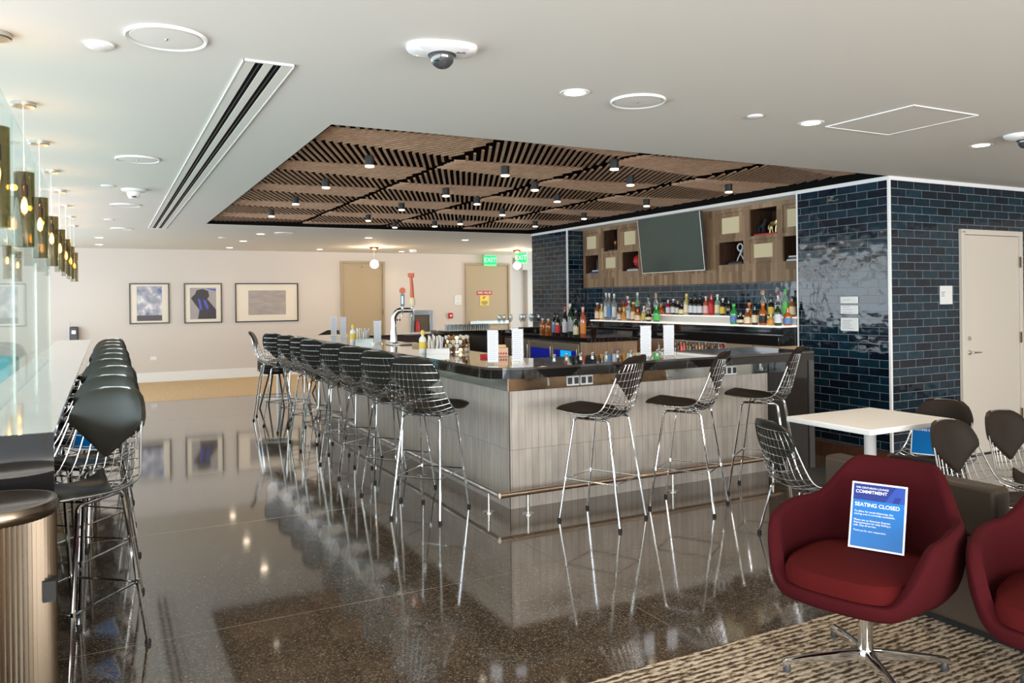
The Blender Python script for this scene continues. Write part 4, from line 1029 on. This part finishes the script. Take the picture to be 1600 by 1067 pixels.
# stock in the niche below the back bar counter
ORD = 'first second third fourth fifth sixth seventh eighth ninth tenth eleventh twelfth thirteenth fourteenth fifteenth sixteenth seventeenth eighteenth nineteenth twentieth twenty-first twenty-second twenty-third last'.split()
seq = [('clear','w'),('dark','w'),('clear','c'),('amber','c'),('dark','w'),('dark','w'),('dark','w'),('rose','p'),('red','r'),('lgreen','w'),('dark','y')]
for k in range(24):
    gcol, lb = seq[k % len(seq)]; y = 7.95-k*.055
    bottle(6.20+.09*(k % 2), y, .7005, .30+.02*((k*5) % 3), .026, 'wine', gcol, lb, 'k', '%s bottle with %s label in the back bar niche, %s from the left' % (COLN[gcol], LBN[lb], ORD[k]), 'stock bottles under the back bar counter')
for k in range(11):
    gcol, lb = (('green','b'),('yellow','c'),('clear','c'),('amber','c'),('clear','c'),('dark','k'),('amber','o'),('orange','c'),('red','w'),('amber','w'),('clear','w'))[k]
    bottle(6.17, 6.55-k*.066, .7005, .26, .029, 'squat', gcol, lb, 'w', '%s bottle with %s label below the tan drawers, %s from the left' % (COLN[gcol], LBN[lb], ORD[k]), 'stock bottles below the tan drawers')
l = bpy.data.lights.new('niche_strip_light', 'AREA'); l.shape = 'RECTANGLE'; l.size = .04; l.size_y = 3.4; l.energy = 9; l.color = (1,.84,.62)
o = bpy.data.objects.new('niche_strip_light', l); COL.objects.link(o); o.location = (.02+6.10,7.9,1.04); o.rotation_euler = (0, math.radians(-30), 0); o.parent = bb
MB().box(6.085,6.115,6.62,10.2,1.045,1.059).build('strip_light_housing', M_silver, bb)
# wine on the service counter
for x, y, h, gcol, lb, cap, la in ((5.36,9.11,.30,'dark','b','k','dark wine bottle with blue label, leftmost on the service counter'),(5.32,8.96,.30,'dark','r','k','dark wine bottle with red label on the service counter'),
    (5.36,8.84,.38,'dark','w','r','dark wine bottle with red capsule and white label on the service counter'),(5.50,8.94,.42,'dgreen','w','c','green wine bottle with cream capsule behind the row on the service counter'),
    (5.40,8.63,.37,'dark','w','k','dark wine bottle with a plain neck on the service counter'),(5.31,8.49,.26,'dgreen','c','k','short dark green bottle with cream label on the service counter'),
    (5.34,8.37,.38,'rose','o','p','rose bottle with pink foil, rightmost on the service counter')):
    bottle(x, y, 1.0755, h, .038, 'wine', gcol, lb, cap, la, 'wine bottles on the service counter')
for x, y, la in ((5.70,10.03,'left'),(5.64,9.76,'right')):
    bottle(x, y, 1.0755, .20, .048, 'squat', 'orange', None, 'w', la + ' amber decanter bottle beside the wine on the service counter', 'amber decanters')

# ------------------------------------------------------------------ glassware
me_tum = MB().lathe([(0,0),(.026,0),(.034,.09),(.0325,.09),(.0245,.006),(0,.006)], 14).mesh('tumbler', M_glassc)
me_wg = MB().lathe([(0,0),(.034,0),(.034,.003),(.005,.008),(.0035,.09),(.006,.10),(.032,.135),(.038,.165),(.031,.225),(.0295,.225),(.0365,.165),(.030,.137),(.004,.105),(0,.105)], 16).mesh('wine_glass', M_glassc)
k = 0
for i in range(10):
    for jj in range(2):
        o = ob('tumbler', me_tum, None, (4.53+.072*i, 10.80+.085*jj, 1.1052))
        tag(o, 'small clear tumbler on the raised black ledge, %s row' % ('front' if jj == 0 else 'rear'), 'glass', 'tumblers on the raised ledge, %s row' % ('front' if jj == 0 else 'rear'))
for x, y, la in ((5.33,10.72,'leftmost of the standing trio'),(5.42,10.74,'middle of the standing trio'),(5.51,10.70,'right of the standing trio'),(5.72,10.74,'first of the right group'),(5.80,10.80,'second of the right group'),(5.88,10.72,'third of the right group'),(5.95,10.80,'fourth of the right group'),(6.03,10.74,'rightmost beside the tiled block')):
    tag(ob('wine_glass', me_wg, None, (x,y,1.1052)), 'clear stemmed wine glass on the rear ledge, ' + la, 'glass', 'wine glasses on the rear ledge')
tag(MB().box(5.62,6.15,10.52,10.66,1.1055,1.13).build('bar_mat', M_rubber, bevel=.004), 'black rubber mat in front of the wine glasses', 'bar mat')
# ------------------------------------------------------------------ menus, caddies, tap, clutter on the bar top
me_ms = MB().box(-.047,.047,.0014,.0040,.012,.266).mesh('acrylic_sleeve', M_acr)
me_mp = MB().box(-.041,.041,-.0012,.0012,.014,.258).mesh('menu_sheet', M_paper)
me_mb = MB().box(-.052,.052,-.035,.035,0,.012).mesh('base', M_acr)
c = MB()
for k in range(15): c.box(-.032, .034 if k % 3 else .02, -.0018, -.0013, .035+k*.0145, .0370+k*.0145)
me_mt = c.mesh('print', M_ink)
for x,y,d_,la in ((2.608,5.36,-28,'left of the pair at the rounded bar corner'),(2.81,5.34,-20,'right of the pair at the rounded bar corner'),(3.90,5.17,-26,'left of the pair beside the left front stool'),(4.135,5.17,-26,'right of the pair between two front stools'),
    (2.75,8.66,-28,'beside the beer tap'),(2.90,11.17,-28,'left of the far pair'),(3.01,11.07,-28,'right of the far pair')):
    t = thing('menu_stand', 'white menu in a clear stand, ' + la, 'menu', (x,y,zt1+.0005), math.radians(d_), 'menu stands on the bar top')
    for nm, me in (('acrylic_sleeve',me_ms),('menu_sheet',me_mp),('base',me_mb),('print',me_mt)): ob(nm, me, t)
def caddy(x, y, deg, label, la2):
    t = thing('bar_caddy', label, 'bar caddy', (x,y,zt1+.0005), math.radians(deg))
    c = MB(); c.box(-.09,.12,-.075,.075,0,.005); c.box(-.09,-.086,-.075,.075,.005,.05); c.box(.116,.12,-.075,.075,.005,.05); c.box(-.086,.116,-.075,-.071,.005,.05); c.box(-.086,.116,.071,.075,.005,.05)
    c.box(.080,.083,-.071,.071,.005,.05); c.build('tray', MT.get('caddy_steel') or mat('caddy_steel', (.42,.40,.37), .3, 1), t)
    # what stands in it
    k = 0
    for a in range(4):
        for b in range(5):
            X, Y = -.07+.035*a+random.uniform(-.004,.004), -.055+.026*b; hh = random.uniform(.11,.17)
            o = MB().tube([(0,0,0),(random.uniform(-.012,.02),random.uniform(-.01,.01),hh)], .009, 6).build('sugar_stick', (M_paper, M_plas, LB['c'])[k % 3])
            o.location = Vector((x,y,zt1+.0065))+Matrix.Rotation(math.radians(deg),3,'Z') @ Vector((X,Y,0)); k += 1
            tag(o, 'thin paper wrapped stick standing in the ' + la2, 'straw', 'paper sticks in the ' + la2)
    bx = Vector((x,y,0))+Matrix.Rotation(math.radians(deg),3,'Z') @ Vector((-.135,.02,0))
    t = thing('squeeze_bottle', 'white dispenser bottle with yellow cap beside the ' + la2, 'bottle', (bx.x,bx.y,zt1+.0005))
    MB().lathe([(0,0),(.033,0),(.034,.01),(.034,.13),(.025,.15),(.012,.16),(.012,.17)], 16).build('body', M_plas, t)
    MB().lathe([(.018,.172),(.019,.20),(.012,.215),(0,.217)], 14).build('cap', LB['y'], t)
    MB().lathe([(.0345,.045),(.0348,.11)], 16).build('label_band', LB['y'], t)
caddy(2.70, 6.72, -28, 'steel bar caddy of paper sticks near the rounded bar corner', 'near bar caddy')
caddy(2.68, 8.95, -28, 'steel bar caddy of paper sticks near the far end of the bar', 'far bar caddy')
# carousel of capsules
t = thing('capsule_carousel', 'round wire carousel holding coffee capsules beside the near caddy', 'capsule rack', (2.96, 6.86, zt1+.0005))
c = MB(); c.lathe([(0,0),(.09,0),(.09,.008),(.01,.012),(.006,.03),(.006,.15),(0,.155)], 24)
for z in (.04,.08,.12): c.tube([(.085*math.cos(a),.085*math.sin(a),z) for a in [2*PI*k/20 for k in range(20)]], .0025, 5, True)
c.build('wire_rack', M_chrome, t)
me_cp = [MB().lathe([(0,-.016),(.012,-.014),(.019,.004),(.021,.006),(.018,.009),(0,.010)], 10, M=Matrix.Rotation(PI/2,4,'Y')).mesh('coffee_capsule', m) for m in (M_gold, M_copper, M_plas, LB['c'])]
for lv, z in enumerate((.022,.060,.098,.136)):
    for k in range(11):
        a = 2*PI*(k+.5*(lv % 2))/11; o = ob('coffee_capsule', me_cp[(k*3+lv) % 4], None, (2.96+.108*math.cos(a), 6.86+.108*math.sin(a), zt1+z+.0), a)
        tag(o, 'small coffee capsule on %s of the wire carousel' % ('the bottom tier','the second tier','the third tier','the top tier')[lv], 'capsule', 'coffee capsules on %s' % ('the bottom tier','the second tier','the third tier','the top tier')[lv])
t = thing('snack_box', 'pale orange and white paper box on the bar top by the menus', 'box', (3.02, 6.05, zt1+.0005), -.4)
MB().box(-.06,.06,-.045,.045,0,.075).build('carton', mat('peach_card', (.82,.52,.36), .6), t, .004)
c = MB().prism([(-.045,-.03),(.045,-.03),(.045,.03),(-.045,.03)], .076, .10).build('lid', mat('tan_card', (.72,.52,.30), .6), t, .01)
c = MB(); 
for k in range(5): c.box(-.05+.021*k,-.036+.021*k,-.0465,-.0455,.02,.035)
c.build('red_pattern', M_redp, t)
tag(MB().lathe([(0,0),(.045,0),(.05,.02),(.04,.026),(0,.03)], 16, (2.86,6.02,zt1+.0005)).build('red_dish', LB['r']), 'small red dish beside the peach paper box', 'dish')
# beer tap
t = thing('beer_tap', 'curved chrome beer tower with orange and blue tap handles', 'beer tap', (2.92, 8.53, zt1+.0005), math.radians(-28))
pts = []; rr = []
for i in range(8): pts.append((-.02+.0*i, 0, .03*i)); rr.append(.045-.0022*i)
for i in range(1, 9): a = PI-PI/2*i/8; pts.append((.07+.09*math.cos(a), 0, .26+.12*math.sin(a))); rr.append(.031)
for i in range(1, 5): pts.append((.07+.035*i, 0, .38)); rr.append(.028)
MB().tube(pts, rr, 18).build('tower', M_chrome, t); MB().lathe([(0,0),(.065,0),(.06,.012),(.045,.02)], 24, (-.02,0,0)).build('base_flange', M_chrome, t)
for x_, nm, zz in ((.09,'left',0),(.20,'right',0)):
    f = MB().tube([(x_,0,.38),(x_,-.05,.375),(x_,-.065,.35),(x_,-.07,.31)], [.012,.011,.009,.008], 10).build('faucet', M_chrome, t)
    MB().lathe([(.012,0),(.016,.01),(.010,.03),(0,.031)], 12, (x_,-.03,.39)).build('collar', M_chrome, f)
h_ = MB(); h_.box(.068,.112,-.042,-.018,.425,.56); h_.build('blue_handle', mat('steel_blue_lacquer', (.10,.20,.28), .3), t, .006)
MB().box(.080,.100,-.0435,-.0425,.45,.54).build('handle_stripe', M_wprint, t)
MB().lathe([(0,-.012),(.034,-.010),(.036,0),(.034,.010),(0,.012)], 20, (.09,-.03,.60), Matrix.Rotation(PI/2,4,'X')).build('red_disc', M_oran, t)
MB().lathe([(.020,.42),(.036,.45),(.036,.49),(.026,.52)], 14, (.20,-.03,0)).build('cream_handle_foot', LB['c'], t)
MB().tube([(.20,-.03,.51),(.197,-.03,.64),(.19,-.03,.75)], [.024,.020,.016], 12).build('orange_handle', M_oran, t)
MB().box(.155,.225,-.05,-.01,.75,.80).build('orange_block', M_oran, t, .008)
tag(MB().box(2.76,3.12,8.15,8.42,1.0755,1.09).build('drip_tray', M_steel, bevel=.004), 'flat steel drip tray in front of the beer tap', 'drip tray')
t = thing('towel_stack', 'folded tan bar napkins beside the drip tray', 'napkins', (3.0, 7.9, zt1+.0005), .3)
for k in range(3): MB().box(-.09,.09,-.06,.06,.011*k,.011*k+.010).build('napkin', mat('tan_napkin_%d' % k, (.62,.45,.28), .9), t, .003)
me_sh = MB().lathe([(0,0),(.012,0),(.016,.028),(.0145,.028),(.011,.004),(0,.004)], 10).mesh('shaker_cup', M_silver)
for k in range(7):
    tag(ob('shaker_cup', me_sh, None, (3.30+.13*k, 5.62+.02*(k % 2), zt1+.0005)), 'small steel cup on the inner edge of the front bar, %s from the left' % ('first','second','third','fourth','fifth','sixth','seventh')[k], 'cup', 'steel cups on the inner bar edge')
for k in range(4):
    tag(ob('shaker_cup', me_sh, None, (4.35+.07*k, 5.60+.02*(k % 2), zt1+.0005)), 'small steel cup in the tight group behind the left front stool, %s from left' % ('first','second','third','fourth')[k], 'cup', 'steel cups behind the left front stool')

# ------------------------------------------------------------------ objects in the cubbies
XC = XW+.03
D = .34
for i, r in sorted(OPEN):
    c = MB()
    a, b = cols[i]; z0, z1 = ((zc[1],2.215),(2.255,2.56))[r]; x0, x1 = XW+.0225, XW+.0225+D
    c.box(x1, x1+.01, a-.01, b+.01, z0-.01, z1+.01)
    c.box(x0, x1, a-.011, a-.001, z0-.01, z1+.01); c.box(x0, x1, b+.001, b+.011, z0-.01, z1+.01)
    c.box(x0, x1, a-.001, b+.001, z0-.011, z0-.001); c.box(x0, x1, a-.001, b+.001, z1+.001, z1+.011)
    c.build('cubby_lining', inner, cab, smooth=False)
def book(x, y, z, w, d, h, m, label):
    tag(MB().box(x, x+d, y-w/2, y+w/2, z, z+h).build('book', m, bevel=.002), label, 'book')
zl, zu = zc[1]+.0005, 2.2555
# right side, upper: gold and black horses on a red book
book(6.62, 6.55, zu, .34, .16, .022, LB['r'], 'red book under the horse sculptures in the upper right cubby')
def horse(y, m, label, sc=1.0):
    c = MB(); X = 6.68; z = zu+.0228
    def T(p, r): c.tube([(X+a, y+b*sc, z+q*sc) for a,b,q in p], [v*sc for v in r], 8)
    T([(0,.075,.085),(0,.04,.10),(0,0,.10),(0,-.035,.115),(0,-.055,.15),(0,-.062,.185)], [.016,.034,.032,.034,.022,.016])
    T([(0,-.055,.195),(0,-.075,.19),(0,-.10,.165)], [.014,.018,.010])
    for b0, b1 in ((.055,.075),(.045,.03),(-.025,-.012),(-.035,-.060)): T([(0,b0,.09),(0,(b0+b1)/2+.006,.045),(0,b1,.004)], [.014,.009,.008])
    T([(0,.075,.10),(0,.095,.08),(0,.098,.04)], [.008,.009,.003])
    tag(c.build('horse_sculpture', m), label, 'sculpture')
horse(6.655, M_rubber, 'black animal sculpture on the red book in the upper right cubby', .85)
horse(6.455, M_gold, 'gold animal sculpture on the red book in the upper right cubby', 1.0)
# right side, lower: ring figure on black books
book(6.63, 7.04, zl, .24, .17, .022, M_grey, 'lower black book under the white ring figure')
book(6.64, 7.04, zl+.0225, .20, .15, .018, M_rubber, 'upper black book under the white ring figure')
t = thing('ring_figure', 'white abstract figure with ring head standing on black books', 'sculpture', (6.71, 7.03, zl+.041))
c = MB(); c.tube([(0,.06,.0),(0,.035,.045),(0,.005,.09)], .0075, 8); c.tube([(0,-.065,.0),(0,-.03,.05),(0,.005,.09)], .0075, 8); c.tube([(0,.005,.085),(0,-.02,.12),(0,-.03,.13)], [.012,.016,.010], 8)
c.tube([(0,.005+.042*math.cos(a),.165+.042*math.sin(a)) for a in [2*PI*k/24 for k in range(24)]], .009, 8, True); c.build('figure', M_plas, t)
# far right, lower: white shell and stacked books
book(6.62, 6.12, zl, .24, .18, .02, M_plas, 'lower white book in the far right lower cubby')
book(6.63, 6.12, zl+.0205, .22, .16, .02, M_grey, 'dark book between white books in the far right lower cubby')
book(6.63, 6.12, zl+.041, .20, .15, .018, M_paper, 'upper white book in the far right lower cubby')
tag(MB().lathe([(.045*math.sin(a)+.0001, .052-.052*math.cos(a)) for a in [PI*k/12 for k in range(13)]], 20, (6.70,5.98,zl+.0595)).build('round_vase', M_plas), 'round white ball vase on books in the far right lower cubby', 'vase')
# left side
book(6.62, 9.07, zl, .26, .18, .022, M_paper, 'lower pale book under the red vase')
book(6.63, 9.07, zl+.0225, .22, .16, .02, M_grey, 'upper dark book under the red vase')
tag(MB().lathe([(.03,0),(.075,.03),(.10,.09),(.085,.15),(.045,.185),(.0,.19)], 28, (6.73,9.03,zl+.043)).build('red_vase', LB['r']), 'round dark red vase on books, left of the television', 'vase')
book(6.62, 9.54, zu, .26, .18, .02, M_grey, 'dark slate book in the upper left cubby')
tag(MB().lathe([(.02,0),(.03,.01),(.012,.04),(.03,.09),(.035,.12),(.02,.15),(0,.155)], 16, (6.69,9.56,zu+.0205)).build('brown_figurine', M_copper), 'small copper figurine in the upper left cubby', 'sculpture')
tag(MB().lathe([(.025,0),(.028,.08),(.018,.12),(.0,.125)], 16, (6.71,9.47,zu+.0205)).build('dark_vase', M_leatherb), 'small dark vase in the upper left cubby', 'vase')
book(6.62, 10.05, zl, .26, .18, .025, M_navy2, 'blue book at the bottom of the far left lower cubby')
book(6.63, 10.02, zl+.0255, .20, .15, .02, M_paper, 'white book on the blue book in the far left lower cubby')
t = thing('lantern', 'tall dark double lantern on books in the far left lower cubby', 'ornament', (6.71, 10.04, zl+.046))
for a in (-.03,.03): MB().lathe([(.026,0),(.026,.15),(.018,.165),(0,.17)], 12, (0,a,0)).build('cylinder', M_grey, t)
